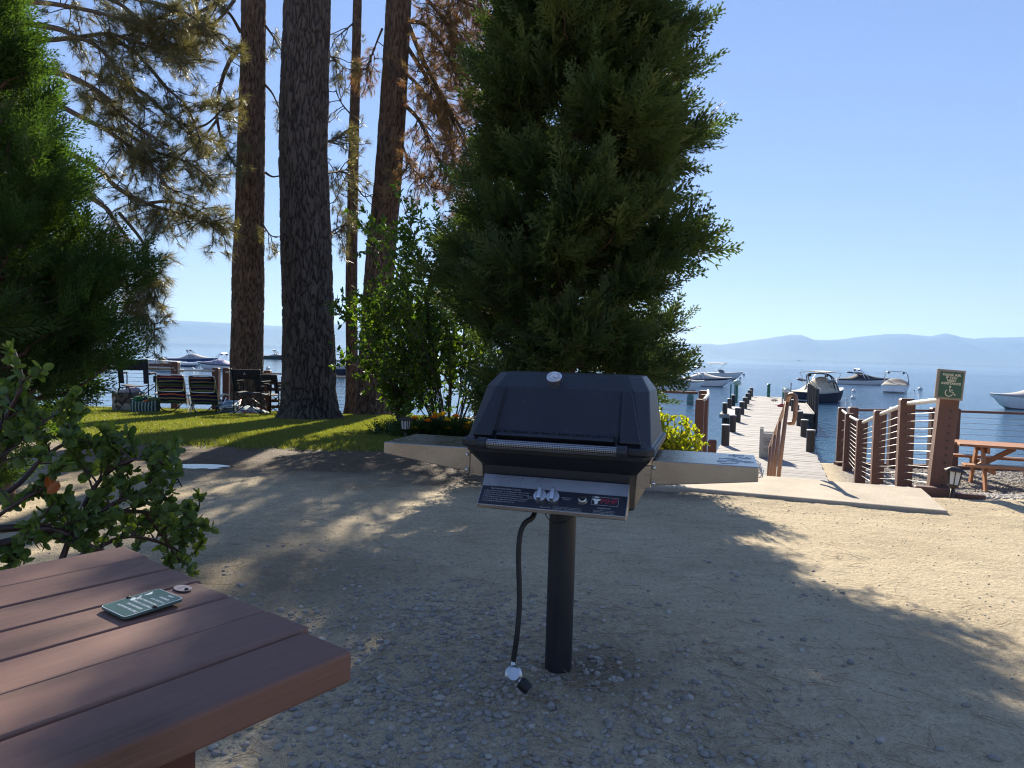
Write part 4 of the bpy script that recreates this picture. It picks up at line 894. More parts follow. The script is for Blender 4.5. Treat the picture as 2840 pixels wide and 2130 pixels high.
# ================================================================== CHAIRS AND BAGS
def stripes(name):
    m, N, L, P = nmat(name); tc = N.new('ShaderNodeTexCoord'); sp = N.new('ShaderNodeSeparateXYZ'); L.new(tc.outputs['Object'], sp.inputs[0])
    n = noise_node(N, L, tc.outputs['Object'], 3, 2); f = mathn(N, L, 'FRACT', mathn(N, L, 'MULTIPLY_ADD', sp.outputs['Z'], 2.9, mathn(N, L, 'MULTIPLY', n.outputs[0], 0.25)))
    navy, org, grn, teal, ol = (0.018, 0.018, 0.075), (0.50, 0.17, 0.06), (0.12, 0.19, 0.08), (0.05, 0.14, 0.16), (0.28, 0.25, 0.11)
    c = ramp(N, [(0.0, navy), (0.14, org), (0.20, navy), (0.34, grn), (0.42, ol), (0.48, navy), (0.62, org), (0.66, teal), (0.74, grn), (0.82, navy), (0.92, ol)]); c.color_ramp.interpolation = 'CONSTANT'; L.new(f, c.inputs[0])
    L.new(c.outputs[0], P.inputs['Base Color']); P.inputs['Roughness'].default_value = 0.9
    t = N.new('ShaderNodeBsdfTranslucent'); L.new(c.outputs[0], t.inputs[0]); mx = N.new('ShaderNodeMixShader'); mx.inputs[0].default_value = 0.3; L.new(P.outputs[0], mx.inputs[1]); L.new(t.outputs[0], mx.inputs[2]); L.new(mx.outputs[0], N['Material Output'].inputs[0]); return m
M['stripe'] = stripes('striped_canvas')
def sheet(name, fn, nu, nv_, mat, parent, thick=0.012):
    V = [fn(u / nu, v / nv_) for v in range(nv_ + 1) for u in range(nu + 1)]; Fc = [(v * (nu + 1) + u, v * (nu + 1) + u + 1, (v + 1) * (nu + 1) + u + 1, (v + 1) * (nu + 1) + u) for v in range(nv_) for u in range(nu)]
    b = MB(); b.add(V, Fc); o = b.build(name, mat, parent, True); s = o.modifiers.new('solid', 'SOLIDIFY'); s.thickness = thick; s.offset = 0; return o
def beach_chair(loc, rz, label, pil):
    t = thing('beach_chair', label, 'beach chair', loc, rz, 'striped beach chairs on the lawn')
    hw = 0.25
    def back(u, v): y = -0.02 - 0.20 * v - 0.03 * math.sin(math.pi * u) * (1 - 0.4 * v); return ((u - 0.5) * 2 * hw * (1 - 0.04 * v), y, 0.20 + 0.54 * v)
    sheet('backrest', back, 8, 10, M['stripe'], t)
    sheet('seat', lambda u, v: ((u - 0.5) * 2 * hw, -0.02 + 0.45 * v, 0.19 - 0.04 * math.sin(math.pi * v) + 0.06 * v), 6, 6, M['stripe'], t)
    def bar_(name, pts, r=0.011, mat=M['alu']): MB().tube(smooth([Vector(p) for p in pts], 5), r, 8).build(name, mat, t, True)
    bar_('back_frame', [(-hw, 0.0, 0.14), (-hw - 0.005, -0.12, 0.47), (-hw + 0.01, -0.215, 0.70), (-hw + 0.07, -0.23, 0.755), (hw - 0.07, -0.23, 0.755), (hw - 0.01, -0.215, 0.70), (hw + 0.005, -0.12, 0.47), (hw, 0.0, 0.14)])
    bar_('carry_frame', [(-hw + 0.0, -0.20, 0.66), (-hw + 0.02, -0.165, 0.48), (-hw + 0.08, -0.155, 0.43), (hw - 0.08, -0.155, 0.43), (hw - 0.02, -0.165, 0.48), (hw, -0.20, 0.66)], 0.010)
    for s in (-1, 1):
        bar_('leg', [(s * (hw + 0.02), 0.38, 0.30), (s * (hw + 0.03), 0.10, 0.12), (s * (hw + 0.03), -0.10, 0.0)]); bar_('leg', [(s * (hw + 0.02), -0.02, 0.36), (s * (hw + 0.03), 0.15, 0.10), (s * (hw - 0.0), 0.24, 0.0)])
        sheet('armrest', lambda u, v: (s * (hw + 0.055) + (u - 0.5) * 0.065, -0.07 + 0.42 * v, 0.355 + 0.03 * math.sin(math.pi * v)), 2, 5, M['whitep'], t, 0.022)
    bar_('ground_bar', [(-hw - 0.03, -0.10, 0.012), (-0.1, -0.12, 0.012), (0.1, -0.12, 0.012), (hw + 0.03, -0.10, 0.012)])
    bar_('strap', [(-hw + 0.02, -0.13, 0.2), (-0.14, -0.2, 0.07), (0.05, -0.17, 0.05), (hw - 0.05, -0.1, 0.2)], 0.010, M['black'])
    b = MB(); V = []; sheet('pillow', lambda u, v: ((u - 0.5) * 0.40, -0.215 - 0.045 * math.sin(math.pi * u) * math.sin(math.pi * v) - 0.03 * v + 0.06 * (1 - v), 0.50 + pil + 0.17 * v), 8, 6, M['stripe'], t, 0.02)
    return t
g1 = at_y(480, 1140, 14.0); g2 = at_y(570, 1140, 13.9)
beach_chair((g1[0], g1[1], gz(g1[0], g1[1])), 0.20, 'striped beach chair beside the green striped tote bag', 0.03)
beach_chair((g2[0], g2[1], gz(g2[0], g2[1])), 0.06, 'striped beach chair with folded pillow beside the black camp chair', 0.06)
def camp_chair(loc, rz, label, mat, logo=False, table=False, tall=0.92):
    t = thing('camp_chair', label, 'camp chair', loc, rz, 'folding camp chairs on the lawn'); hw = 0.26; k = tall / 0.92
    # backrest with a window, as a frame of four panels joined in one cloth
    def cloth(u, v): return ((u - 0.5) * 2 * hw * (1.06 + 0.06 * v), -0.16 - 0.10 * v - 0.025 * math.sin(math.pi * u), (0.50 + 0.44 * v) * k)
    nu, nv_ = 12, 9; V = [cloth(u / nu, v / nv_) for v in range(nv_ + 1) for u in range(nu + 1)]; Fc = []
    for v in range(nv_):
        for u in range(nu):
            if 2 <= u < nu - 2 and 0 <= v < 5 and v >= 0 and not (v == 0 and False): continue
            Fc.append((v * (nu + 1) + u, v * (nu + 1) + u + 1, (v + 1) * (nu + 1) + u + 1, (v + 1) * (nu + 1) + u))
    b = MB(); b.add(V, Fc); o = b.build('backrest', mat, t, True); s_ = o.modifiers.new('solid', 'SOLIDIFY'); s_.thickness = 0.014
    if logo:
        msh = bpy.data.materials.get('window_mesh')
        if not msh:
            msh, N, L, P = nmat('window_mesh'); P.inputs['Base Color'].default_value = (0.02, 0.02, 0.022, 1); P.inputs['Alpha'].default_value = 0.35
        Fm = [(v * (nu + 1) + u, v * (nu + 1) + u + 1, (v + 1) * (nu + 1) + u + 1, (v + 1) * (nu + 1) + u) for v in range(0, 5) for u in range(2, nu - 2)]
        b = MB(); b.add(V, Fm); b.build('mesh_window', msh, t, True)
    sheet('seat', lambda u, v: ((u - 0.5) * 2 * hw, -0.17 + 0.42 * v, (0.47 - 0.03 * math.sin(math.pi * u)) * k), 6, 5, mat, t, 0.014)
    fr = M['blackm']
    def tb_(name, pts, r=0.012): MB().tube([Vector(p) for p in pts], r, 8).build(name, fr, t, True)
    for s in (-1, 1):
        tb_('back_post', [(s * (hw + 0.03), -0.27, 0.95 * k), (s * (hw + 0.015), -0.17, 0.50 * k), (s * (hw + 0.015), -0.16, 0.0)])
        tb_('front_leg', [(s * (hw + 0.02), 0.24, 0.0), (s * (hw + 0.02), 0.24, 0.64 * k), (s * (hw + 0.02), 0.20, 0.68 * k), (s * (hw + 0.02), -0.18, 0.67 * k)])
        MB().box((s * (hw + 0.02), 0.02, 0.695 * k), (0.055, 0.40, 0.025)).build('armrest', mat, t, bevel=0.008)
        MB().cyl((s * (hw + 0.07), 0.08, 0.52 * k), (s * (hw + 0.07), 0.08, 0.64 * k), 0.045, 12).build('cup_holder', mat, t)
    for y in (-0.16, 0.24):
        tb_('cross_brace', [(-hw - 0.01, y, 0.04), (hw + 0.01, y, 0.44 * k)], 0.010); tb_('cross_brace', [(hw + 0.01, y + 0.012, 0.04), (-hw - 0.01, y + 0.012, 0.44 * k)], 0.010)
    if logo:
        b = MB(); z0_ = 0.84 * k; y = -0.305
        for q in ([(0, 0.05), (0.013, 0.022), (-0.013, 0.022)], [(-0.016, 0.018), (-0.002, 0.018), (-0.010, -0.002), (-0.028, -0.002)], [(0.016, 0.018), (0.002, 0.018), (0.010, -0.002), (0.028, -0.002)]):
            b.prism(q[::-1] if len(q) == 3 else q, -0.001, 0.002, Matrix.Translation((0, y + 0.0, z0_)) @ Matrix.Rotation(math.radians(80), 4, 'X'))
        b.build('logo', M['grey'], t)
    if table:
        tb_('side_table_arm', [(hw + 0.03, 0.24, 0.60 * k), (hw + 0.42, 0.24, 0.60 * k), (hw + 0.46, 0.2, 0.56 * k), (hw + 0.46, 0.2, 0.30 * k), (hw + 0.03, 0.24, 0.30 * k)]); MB().box((hw + 0.24, 0.15, 0.52 * k), (0.2, 0.1, 0.16)).build('side_pocket', mat, t, bevel=0.02)
    return t
g3 = at_y(697, 1140, 13.9); camp_chair((g3[0], g3[1], gz(g3[0], g3[1])), -0.10, 'black folding camp chair with a small tent logo in front of the pine', M['black'], True, False, 0.88)
g4 = at_y(757, 1132, 14.6); camp_chair((g4[0], 14.6, gz(g4[0], 14.6)), -0.35, 'black folding chair with side pocket half hidden behind the big pine', M['black'], False, True, 0.80)
g5 = at_y(380, 1122, 14.5); camp_chair((g5[0], g5[1], gz(g5[0], g5[1])), 0.15, 'navy folding camp chair behind the patterned bag', M['navy'], False, False, 1.02)

def tote(name, label, loc, rz, w, d, h, mat, lip, handle, filler):
    t = thing(name, label, 'bag', loc, rz); b = MB(); rings = []
    for k, f in ((0, 0.86), (0.15, 0.95), (0.5, 1.02), (0.8, 1.0), (1.0, 0.97)):
        r_ = []
        for i in range(24):
            a_ = 2 * math.pi * i / 24; c_, s_ = math.cos(a_), math.sin(a_); e = 0.35
            x = w / 2 * f * math.copysign(abs(c_) ** e, c_); y = d / 2 * f * math.copysign(abs(s_) ** e, s_); r_.append((x + 0.012 * math.sin(5 * a_ + 4 * k), y + 0.012 * math.sin(3 * a_ + 7 * k), h * k + (lip * math.sin(2 * a_ + 1) if k == 1 else 0)))
        rings.append(r_)
    b.loft(rings); b.build('body', mat, t, True)
    for i, (x, y, z, r_, m_) in enumerate(filler):
        b = MB(); V = []
        b.lathe([(r_ * 0.5, -r_ * .5), (r_, 0), (r_ * 0.8, r_ * 0.5), (r_ * 0.3, r_ * 0.72)], (x, y, z), n=9, sx=1.3 + 0.2 * (i % 3), sy=1.0); b.build('contents', m_, t, True)
    for s in (-1, 1):
        MB().tube(smooth([Vector((-w * 0.22, s * d * 0.48, h * 0.9)), Vector((-w * 0.2, s * d * 0.4, h * 1.22)), Vector((w * 0.12, s * d * 0.35, h * 1.26)), Vector((w * 0.22, s * d * 0.48, h * 0.9))]), 0.012, 6).build('handle', handle, t, True)
    return t
def totemat(kind):
    m, N, L, P = nmat('tote_' + kind); tc = N.new('ShaderNodeTexCoord'); sp = N.new('ShaderNodeSeparateXYZ'); L.new(tc.outputs['Object'], sp.inputs[0])
    if kind == 'striped':
        f = mathn(N, L, 'FRACT', mathn(N, L, 'MULTIPLY', sp.outputs['X'], 17)); c = ramp(N, [(0.0, (0.012, 0.05, 0.04)), (0.62, (0.42, 0.48, 0.44))]); c.color_ramp.interpolation = 'CONSTANT'; L.new(f, c.inputs[0])
        nz = noise_node(N, L, tc.outputs['Object'], 30, 3); out = mixc(N, L, mathn(N, L, 'MULTIPLY', nz.outputs[0], 0.7), c.outputs[0], (0.02, 0.06, 0.05))
    else:
        v = N.new('ShaderNodeTexVoronoi'); v.inputs['Scale'].default_value = 11; L.new(tc.outputs['Object'], v.inputs['Vector']); c = ramp(N, [(0.0, (0.03, 0.025, 0.02)), (0.3, (0.30, 0.28, 0.24)), (0.45, (0.10, 0.075, 0.05)), (0.62, (0.22, 0.22, 0.24)), (0.8, (0.05, 0.05, 0.06))]); c.color_ramp.interpolation = 'CONSTANT'; L.new(v.outputs['Color'], c.inputs[0]); out = c.outputs[0]
    L.new(out, P.inputs['Base Color']); P.inputs['Roughness'].default_value = 0.8; return m
cl = lambda n, c: simple(n, c, 0.85)
q = at_y(403, 1134, 13.7); tote('tote_bag', 'green and white striped tote bag overflowing with towels on the lawn', (q[0], q[1], gz(q[0], q[1]) - 0.01), 0.1, 0.50, 0.26, 0.26, totemat('striped'), 0.03, cl('green_strap', (0.03, 0.12, 0.05)),
     [(-0.12, 0, 0.27, 0.09, cl('green_towel', (0.04, 0.16, 0.06))), (0.02, 0.02, 0.27, 0.07, cl('navy_towel', (0.02, 0.025, 0.08))), (0.14, 0, 0.26, 0.09, cl('olive_towel', (0.10, 0.12, 0.05))), (0.06, -0.08, 0.24, 0.05, cl('orange_towel', (0.4, 0.10, 0.04)))])
q = at_y(345, 1128, 13.9); tote('shopping_bag', 'dark patterned shopping bag standing behind the green striped tote', (q[0], q[1] + 0.15, gz(q[0], q[1]) - 0.01), -0.1, 0.58, 0.28, 0.38, totemat('patterned'), 0.02, M['black'],
     [(0.1, 0, 0.40, 0.12, cl('lilac_blanket', (0.30, 0.27, 0.36))), (0.22, 0.02, 0.38, 0.06, cl('blue_pack', (0.05, 0.18, 0.32))), (-0.1, 0.05, 0.38, 0.08, M['grey'])])
# towel heap, bottle
def heap(name, label, loc, w, d, h, mat, seed):
    nu, nv_ = 28, 16; U, Vv = np.meshgrid(np.linspace(0, 1, nu), np.linspace(0, 1, nv_)); e = np.clip(np.sin(np.pi * U), 0, 1) ** .5 * np.clip(np.sin(np.pi * Vv), 0, 1) ** .5
    z = h * e * (0.25 + 1.1 * fbm(U * 5, Vv * 4, 3, seed)); V = np.stack([(U - .5) * w, (Vv - .5) * d, z - 0.01], -1).reshape(-1, 3); I = np.arange(nu * nv_).reshape(nv_, nu)
    o = mesh_np(name, V, np.stack([I[:-1, :-1], I[:-1, 1:], I[1:, 1:], I[1:, :-1]], -1).reshape(-1, 4), mat, None, True); o.location = [float(v) for v in loc]; return tag(o, label, 'towel')
def towelmat():
    m, N, L, P = nmat('striped_towel'); tc = N.new('ShaderNodeTexCoord'); n = noise_node(N, L, mapping(N, L, tc.outputs['Object'], (3, 9, 9)), 1.0, 2); c = ramp(N, [(0.0, (0.03, 0.06, 0.12)), (0.42, (0.30, 0.45, 0.50)), (0.5, (0.65, 0.66, 0.64)), (0.58, (0.08, 0.22, 0.28)), (0.66, (0.5, 0.13, 0.06))]); c.color_ramp.interpolation = 'CONSTANT'; L.new(n.outputs[0], c.inputs[0]); L.new(c.outputs[0], P.inputs['Base Color']); P.inputs['Roughness'].default_value = 0.9; return m
q = at_y(655, 1134, 13.9); heap('beach_towel', 'crumpled blue and white striped towel on the grass under the camp chair', (q[0], q[1] + 0.35, gz(q[0], q[1])), 0.9, 0.7, 0.16, towelmat(), 3)
q = at_y(622, 1132, 13.9); fb = thing('folded_lounger', 'small folded striped lounger lying between the beach chair and camp chair', 'lounger', (q[0] - 0.02, q[1] + 0.25, gz(q[0], q[1])), 0.2)
sheet('seat', lambda u, v: ((u - .5) * 0.4, (v - .5) * 0.45, 0.13 + 0.10 * v), 4, 4, towelmat(), fb, 0.02)
for s in (-1, 1): MB().tube([(s * 0.2, -0.24, 0.0), (s * 0.2, 0.22, 0.26)], 0.014, 8).build('frame', M['red'] if s > 0 else M['blackm'], fb, True); MB().tube([(s * 0.19, 0.22, 0.0), (s * 0.19, -0.2, 0.16)], 0.014, 8).build('leg', M['blackm'], fb, True)
q = at_y(660, 1128, 14.2); bt = thing('water_bottle', 'pale blue water bottle standing beside the black camp chair leg', 'bottle', (q[0], q[1], gz(q[0], q[1])))
MB().lathe([(0.034, 0), (0.036, 0.01), (0.036, 0.17), (0.02, 0.21)], n=16).build('body', simple('blue_bottle', (0.25, 0.38, 0.55), 0.25), bt, True, auto=40); MB().lathe([(0.016, 0.21), (0.016, 0.245)], n=12).build('cap', M['whitep'], bt, True, auto=40)

# ================================================================== BOATS
def hull_rings(L, B, Hh, z0=0.0, k0=0.0):
    rings = []
    for i in range(15):
        u = i / 14; x = (u - 0.5) * L; bw_ = B / 2 * (1 - max(0, (u - 0.45) / 0.55) ** 2.2) * (0.92 + 0.08 * min(1, u * 3)); sheer = Hh * (0.82 + 0.30 * u * u); keel = -0.25 + (0.25 + Hh * 0.75) * max(0, (u - 0.74) / 0.26) ** 2.2
        bw_ = max(bw_, 0.02); ch = bw_ * (0.86 - 0.25 * max(0, u - 0.5)); cz = max(keel + 0.02, 0.02 + 0.25 * max(0, (u - .5)) ** 1.5)
        x2 = x + 0.16 * L * max(0, (u - 0.8) / 0.2) * 0.25
        rings.append([(x2, bw_, sheer), (x2 - 0.02, bw_ * 0.97, sheer * 0.55 + cz * 0.4), (x, ch, cz), (x, ch * 0.4, (keel + cz) * 0.5), (x, 0, keel), (x, -ch * 0.4, (keel + cz) * 0.5), (x, -ch, cz), (x2 - 0.02, -bw_ * 0.97, sheer * 0.55 + cz * 0.4), (x2, -bw_, sheer)])
    return rings
def boat(label, px, py, heading, L=6.4, B=2.4, Hh=0.85, hull='white', stripe=None, cover=None, tower=None, boards=False, bimini=None, shield=True, open_=False, deckc='white', dist=None, dx=0, name='motorboat', covh=0.45, bimh=1.5, cov_r=(0.02, 0.97)):
    p = at_z(px, py, WATER_Z) if dist is None else at_y(px, py, dist)
    t = thing(name, label, 'boat', (p[0] + dx, p[1], WATER_Z), heading, 'boats moored off the shore'); HM = M[hull] if isinstance(hull, str) else hull
    rg = hull_rings(L, B, Hh); b = MB(); b.loft(rg, False, False); b.f.append(tuple(range(9))); b.build('hull', HM, t, True, auto=35)
    if stripe is not None:
        b = MB()
        for s in (0, 8):
            r2 = [[(r[s][0], r[s][1] * 1.012 + 0.0, r[s][2] * 0.985), (r[s][0] * 1.0, (r[s][1] * 0.35 + r[1 if s == 0 else 7][1] * 0.65) * 1.016, r[s][2] * 0.42 + r[1 if s == 0 else 7][2] * 0.58)] for r in rg]; b.loft(r2, False, False)
        b.build('hull_stripe', stripe, t, True)
    # deck
    b = MB(); V = []; 
    for i, r in enumerate(rg): V += [(r[0][0], r[0][1] * 0.985, r[0][2]), (r[0][0], 0, r[0][2] + 0.06), (r[8][0], r[8][1] * 0.985, r[8][2])]
    Fc = []
    for i in range(14):
        for k in range(2):
            if open_ and 2 <= i < 9: continue
            Fc.append((3 * i + k, 3 * i + k + 1, 3 * i + 4 + k, 3 * i + 3 + k))
    b.add(V, Fc); b.build('deck', M[deckc], t, True)
    if open_:
        MB().box((-L * 0.1, 0, Hh * 0.45), (L * 0.5, B * 0.8, 0.04)).build('cockpit_floor', M['grey'], t)
        for x, y in ((-L * 0.33, 0), (-L * 0.02, 0.4), (-L * 0.02, -0.4)): MB().box((x, y, Hh * 0.7), (0.5, 1.6 if y == 0 else 0.5, 0.45)).build('seat', M['white'], t, bevel=0.08)
    MB().box((-L * 0.5 - 0.28, 0, 0.18), (0.6, B * 0.8, 0.07)).build('swim_platform', M['white'] if hull == 'white' else M['grey'], t, bevel=0.02)
    b = MB(); b.tube([Vector(r[0]) for r in rg], 0.03, 6); b.tube([Vector(r[8]) for r in rg], 0.03, 6); b.build('rub_rail', M['grey'], t, True)
    if shield:
        gm = bpy.data.materials.get('boat_glass') or simple('boat_glass', (0.10, 0.14, 0.17), 0.1)
        sheet('windshield', lambda u, v: (L * (0.16 - 0.10 * (2 * u - 1) ** 2) - 0.28 * v, (u - .5) * B * 0.80 * (1 - .1 * v), Hh * 0.95 + 0.42 * v), 10, 2, gm, t, 0.015)
    if cover is not None:
        u0, u1 = cov_r
        def cv(u, v):
            uu = u0 + (u1 - u0) * u; i = min(13, int(uu * 14)); f = uu * 14 - i; a = np.array(rg[i][0]) * (1 - f) + np.array(rg[i + 1][0]) * f
            hump = covh * math.exp(-((uu - 0.52) / 0.19) ** 2) + 0.13 * math.sin(math.pi * u) ; w_ = 2 * v - 1
            return (a[0], a[1] * w_ * 1.025, a[2] + 0.03 + (hump * (1 - abs(w_) ** 2.2)) + 0.025 * math.sin(18 * uu) * (1 - w_ * w_) - (0.10 if abs(w_) > 0.99 else 0))
        sheet('cover', cv, 24, 12, cover, t, 0.015)
    if tower is not None:
        b = MB(); zt = Hh + 1.15
        for dx_ in (0.0, 0.35):
            b.tube(smooth([Vector((L * 0.02 + dx_ * 1.6, B * 0.47, Hh * 0.9)), Vector((-L * 0.03 + dx_, B * 0.44, Hh + 0.6)), Vector((-L * 0.08 + dx_ * 0.5, B * 0.36, zt)), Vector((-L * 0.09 + dx_ * 0.5, 0, zt + 0.1)), Vector((-L * 0.08 + dx_ * 0.5, -B * 0.36, zt)), Vector((-L * 0.03 + dx_, -B * 0.44, Hh + 0.6)), Vector((L * 0.02 + dx_ * 1.6, -B * 0.47, Hh * 0.9))], 5), 0.042, 8)
        tw = b.build('tower', tower, t, True)
        for s in (-1, 1):
            if boards:
                b = MB(); b.lathe([(0.3, -0.015), (1, -0.03), (1, 0.03), (0.3, 0.03)], n=18, sx=0.62, sy=0.20); o = b.build('wakeboard', M['blackm'] if s > 0 else M['grey'], tw, True); o.location = (-L * 0.12, s * B * 0.50, Hh + 0.72); o.rotation_euler = (0.5 * s, 0.05, 0)
            b = MB(); b.lathe([(0.05, -0.14), (0.10, -0.10), (0.10, 0.10), (0.04, 0.14)], n=10); o = b.build('speaker', M['blackm'], tw, True); o.location = (-L * 0.08, s * B * 0.28, zt - 0.06); o.rotation_euler = (0, math.pi / 2, 0)
    if bimini is not None:
        zt = Hh + bimh
        sheet('bimini', lambda u, v: (-L * 0.22 + 0.40 * L * u, (v - .5) * B * 0.84, zt + 0.10 * math.sin(math.pi * v) + 0.06 * math.sin(math.pi * u)), 6, 6, bimini, t, 0.03)
        b = MB()
        for s in (-1, 1):
            for x0_, x1_ in ((-L * 0.02, -L * 0.21), (-L * 0.02, L * 0.17)): b.tube([(x0_, s * B * 0.45, Hh), (x1_, s * B * 0.42, zt)], 0.02, 6)
            b.build('bimini_frame', M['alu'], t, True); b = MB()
    b = MB(); b.box((-L * 0.5 - 0.15, 0, -0.02), (0.3, 0.3, 0.5)); b.build('drive', M['grey'], t, bevel=0.03)
    return t
fab = lambda n, c: bpy.data.materials.get(n) or simple(n, c, 0.8, 0, 0.15, 4)
tan, gcov, dcov, bluh, purp, lgrey = fab('tan_canvas', (0.55, 0.47, 0.36)), fab('grey_canvas', (0.15, 0.14, 0.135)), fab('black_canvas', (0.03, 0.03, 0.033)), fab('blue_hull_paint', (0.02, 0.07, 0.20)), fab('lilac_canvas', (0.30, 0.27, 0.38)), fab('pale_grey_canvas', (0.42, 0.40, 0.38))
dkb = fab('dark_navy_hull', (0.012, 0.016, 0.035)); M['dkb'] = dkb; M['bluh'] = bluh
darkg = fab('dark_green_hull', (0.02, 0.045, 0.045)); M['darkg'] = darkg
R_ = math.radians
boat('navy hulled wake boat with tan canopy moored beyond the pier platform', 2275, 1113, R_(38), 6.3, 2.4, 0.9, 'dkb', None, tan, M['blackm'], True, tan, True, True, 'white', bimh=1.3, covh=1.0, cov_r=(0.0, 0.62))
boat('black covered wake boat with racks of boards on its silver tower', 2386, 1066, R_(-4), 7.0, 2.5, 0.85, 'white', dkb, dcov, M['alu'], True, None, False, covh=0.55)
boat('white runabout with grey cockpit cover seen from its stern', 2484, 1087, R_(58), 6.2, 2.5, 0.95, 'white', None, gcov, M['alu'], False, None, False, covh=0.5, cov_r=(0.05, 0.62))
boat('white covered boat with its bow pointing left at the lakeside fence', 2890, 1136, R_(172), 6.6, 2.5, 0.95, 'white', None, lgrey, M['alu'], False, None, False, covh=0.7)
boat('grey covered ski boat with open tower left of the pier', 1944, 1070, R_(-32), 6.2, 2.4, 0.9, 'white', dkb, lgrey, M['alu'], False, None, False, covh=0.45)
boat('cream canopied cabin boat moored behind the grey covered ski boat', 1990, 1051, R_(-25), 6.6, 2.5, 1.0, 'white', None, None, None, False, tan, True, False, bimh=1.2)
boat('white bowed boat half hidden behind the right edge of the cedar', 1868, 1083, R_(15), 5.8, 2.2, 0.85, 'white', None, lgrey, M['alu'], False, None, False)
boat('blue hulled wake boat under a pale cover with folded blue tower', 533, 1008, R_(6), 7.0, 2.5, 0.85, 'bluh', None, lgrey, bluh, False, None, False, covh=0.6)
boat('long white motorboat with a low windshield tied near the blue dinghy', 455, 1013, R_(176), 5.4, 2.2, 0.7, 'white', None, None, None, False, None, True)
boat('lilac covered boat with a thin arch tower beside the pine trunk', 612, 1024, R_(174), 5.6, 2.3, 0.75, 'white', dkb, purp, M['alu'], False, None, False, covh=0.4)
boat('dark green tower boat moored far out between the two pine trunks', 765, 995.5, R_(4), 5.6, 2.2, 0.85, 'darkg', None, lgrey, M['blackm'], False, None, False, covh=0.3)
boat('dark blue ski boat behind the big pine with board racks', 958, 1041, R_(8), 6.4, 2.4, 0.9, 'dkb', None, lgrey, M['blackm'], True, None, False)
boat('white boat with a red canvas top behind the leafy shrub', 1112, 1020, R_(12), 5.6, 2.2, 0.8, 'white', None, fab('red_canvas', (0.42, 0.10, 0.08)), None, False, None, False, covh=0.6)
boat('tiny dark fishing boat far out on the open lake', 2216, 998.2, R_(3), 11, 3.4, 1.3, 'darkg', None, None, None, False, None, True, dist=2300)
# inflatable dinghy
q = at_z(524, 1016, WATER_Z); dg = thing('inflatable_dinghy', 'small blue and white inflatable dinghy tied behind the white motorboat', 'dinghy', (q[0], q[1], WATER_Z), R_(20))
b = MB(); ou = [Vector((-0.95, 0.5, 0.32)), Vector((0.5, 0.52, 0.34)), Vector((0.95, 0.3, 0.42)), Vector((1.1, 0, 0.46)), Vector((0.95, -0.3, 0.42)), Vector((0.5, -0.52, 0.34)), Vector((-0.95, -0.5, 0.32))]
b.tube(smooth(ou, 5), 0.22, 12); b.build('tube', M['white'], dg, True)
b = MB(); b.loft([[(-0.95, -0.6, 0.22), (-0.95, 0.6, 0.22), (-0.95, 0.3, -0.1), (-0.95, -0.3, -0.1)], [(0.6, -0.55, 0.24), (0.6, 0.55, 0.24), (0.6, 0.25, -0.1), (0.6, -0.25, -0.1)], [(1.15, -0.1, 0.36), (1.15, 0.1, 0.36), (1.1, 0.05, 0.2), (1.1, -0.05, 0.2)]]); b.build('hull', bluh, dg, True, auto=40)
# jet ski on a float
q = at_z(462, 1029, WATER_Z); js = thing('jet_ski', 'dark covered jet ski riding on a low floating dock', 'jet ski', (q[0], q[1], WATER_Z), R_(3))
b = MB(); b.box((0, 0, 0.12), (3.4, 1.4, 0.22)); b.build('float', M['whitep'], js, bevel=0.08)
b = MB(); rg = [[(x, w, z0_), (x, w * 0.9, z1_), (x, 0.1, z2_), (x, -0.1, z2_), (x, -w * 0.9, z1_), (x, -w, z0_)] for x, w, z0_, z1_, z2_ in ((-1.2, 0.4, 0.24, 0.5, 0.6), (-0.5, 0.5, 0.24, 0.6, 0.95), (0.1, 0.5, 0.24, 0.65, 0.85), (0.4, 0.48, 0.26, 0.7, 1.1), (0.8, 0.4, 0.32, 0.7, 0.85), (1.4, 0.08, 0.5, 0.6, 0.62))]; b.loft(rg); b.build('covered_body', dcov, js, True)
# mooring buoys
def buoy(px, py, r, label, mat=None, stem=True):
    q = at_z(px, py, WATER_Z); k = q[1] / F_PX; t = thing('mooring_buoy', label, 'buoy', (q[0], q[1], WATER_Z), 0, 'mooring buoys')
    rr2 = r * k; MB().lathe([(0.2 * rr2, -0.7 * rr2), (0.85 * rr2, -0.3 * rr2), (rr2, 0.15 * rr2), (0.9 * rr2, 0.6 * rr2), (0.55 * rr2, 0.98 * rr2), (0.15 * rr2, 1.1 * rr2)], n=18).build('ball', mat or M['whitep'], t, True)
    if stem: MB().lathe([(0.14 * rr2, 1.0 * rr2), (0.14 * rr2, 1.45 * rr2)], n=8).build('stem', M['alu'], t, True)
buoy(2368, 1087, 6, 'white mooring buoy between the navy and white boats, farther one'); buoy(2366, 1106, 7.5, 'larger white mooring buoy beside the bow of the navy hulled boat')
buoy(2329, 1108, 3, 'little white float nearest the navy hulled boat bow'); buoy(2347, 1108, 3, 'little white float between the navy boat and the larger buoy'); buoy(2552, 1081, 6.5, 'white mooring buoy right of the white runabout'); buoy(2536, 1083, 2.2, 'tiny dark float beside the white runabout', M['grey'])
buoy(534, 1026, 6, 'white mooring buoy by the floating jet ski dock'); buoy(557, 1015, 2.5, 'small white float beside the blue dinghy'); buoy(743, 1024, 6, 'grey white buoy in front of the dark green boat'); buoy(1934, 1071, 6, 'white buoy under the side of the grey covered ski boat')
buoy(2063, 1040, 3, 'dark lone float on open water left of the pier end', M['pile']); buoy(2040, 1049, 2, 'dark little float on a line left of the pier lamp', M['pile']); buoy(2053, 1049, 3, 'dark float at the right end of the float line', M['pile'])
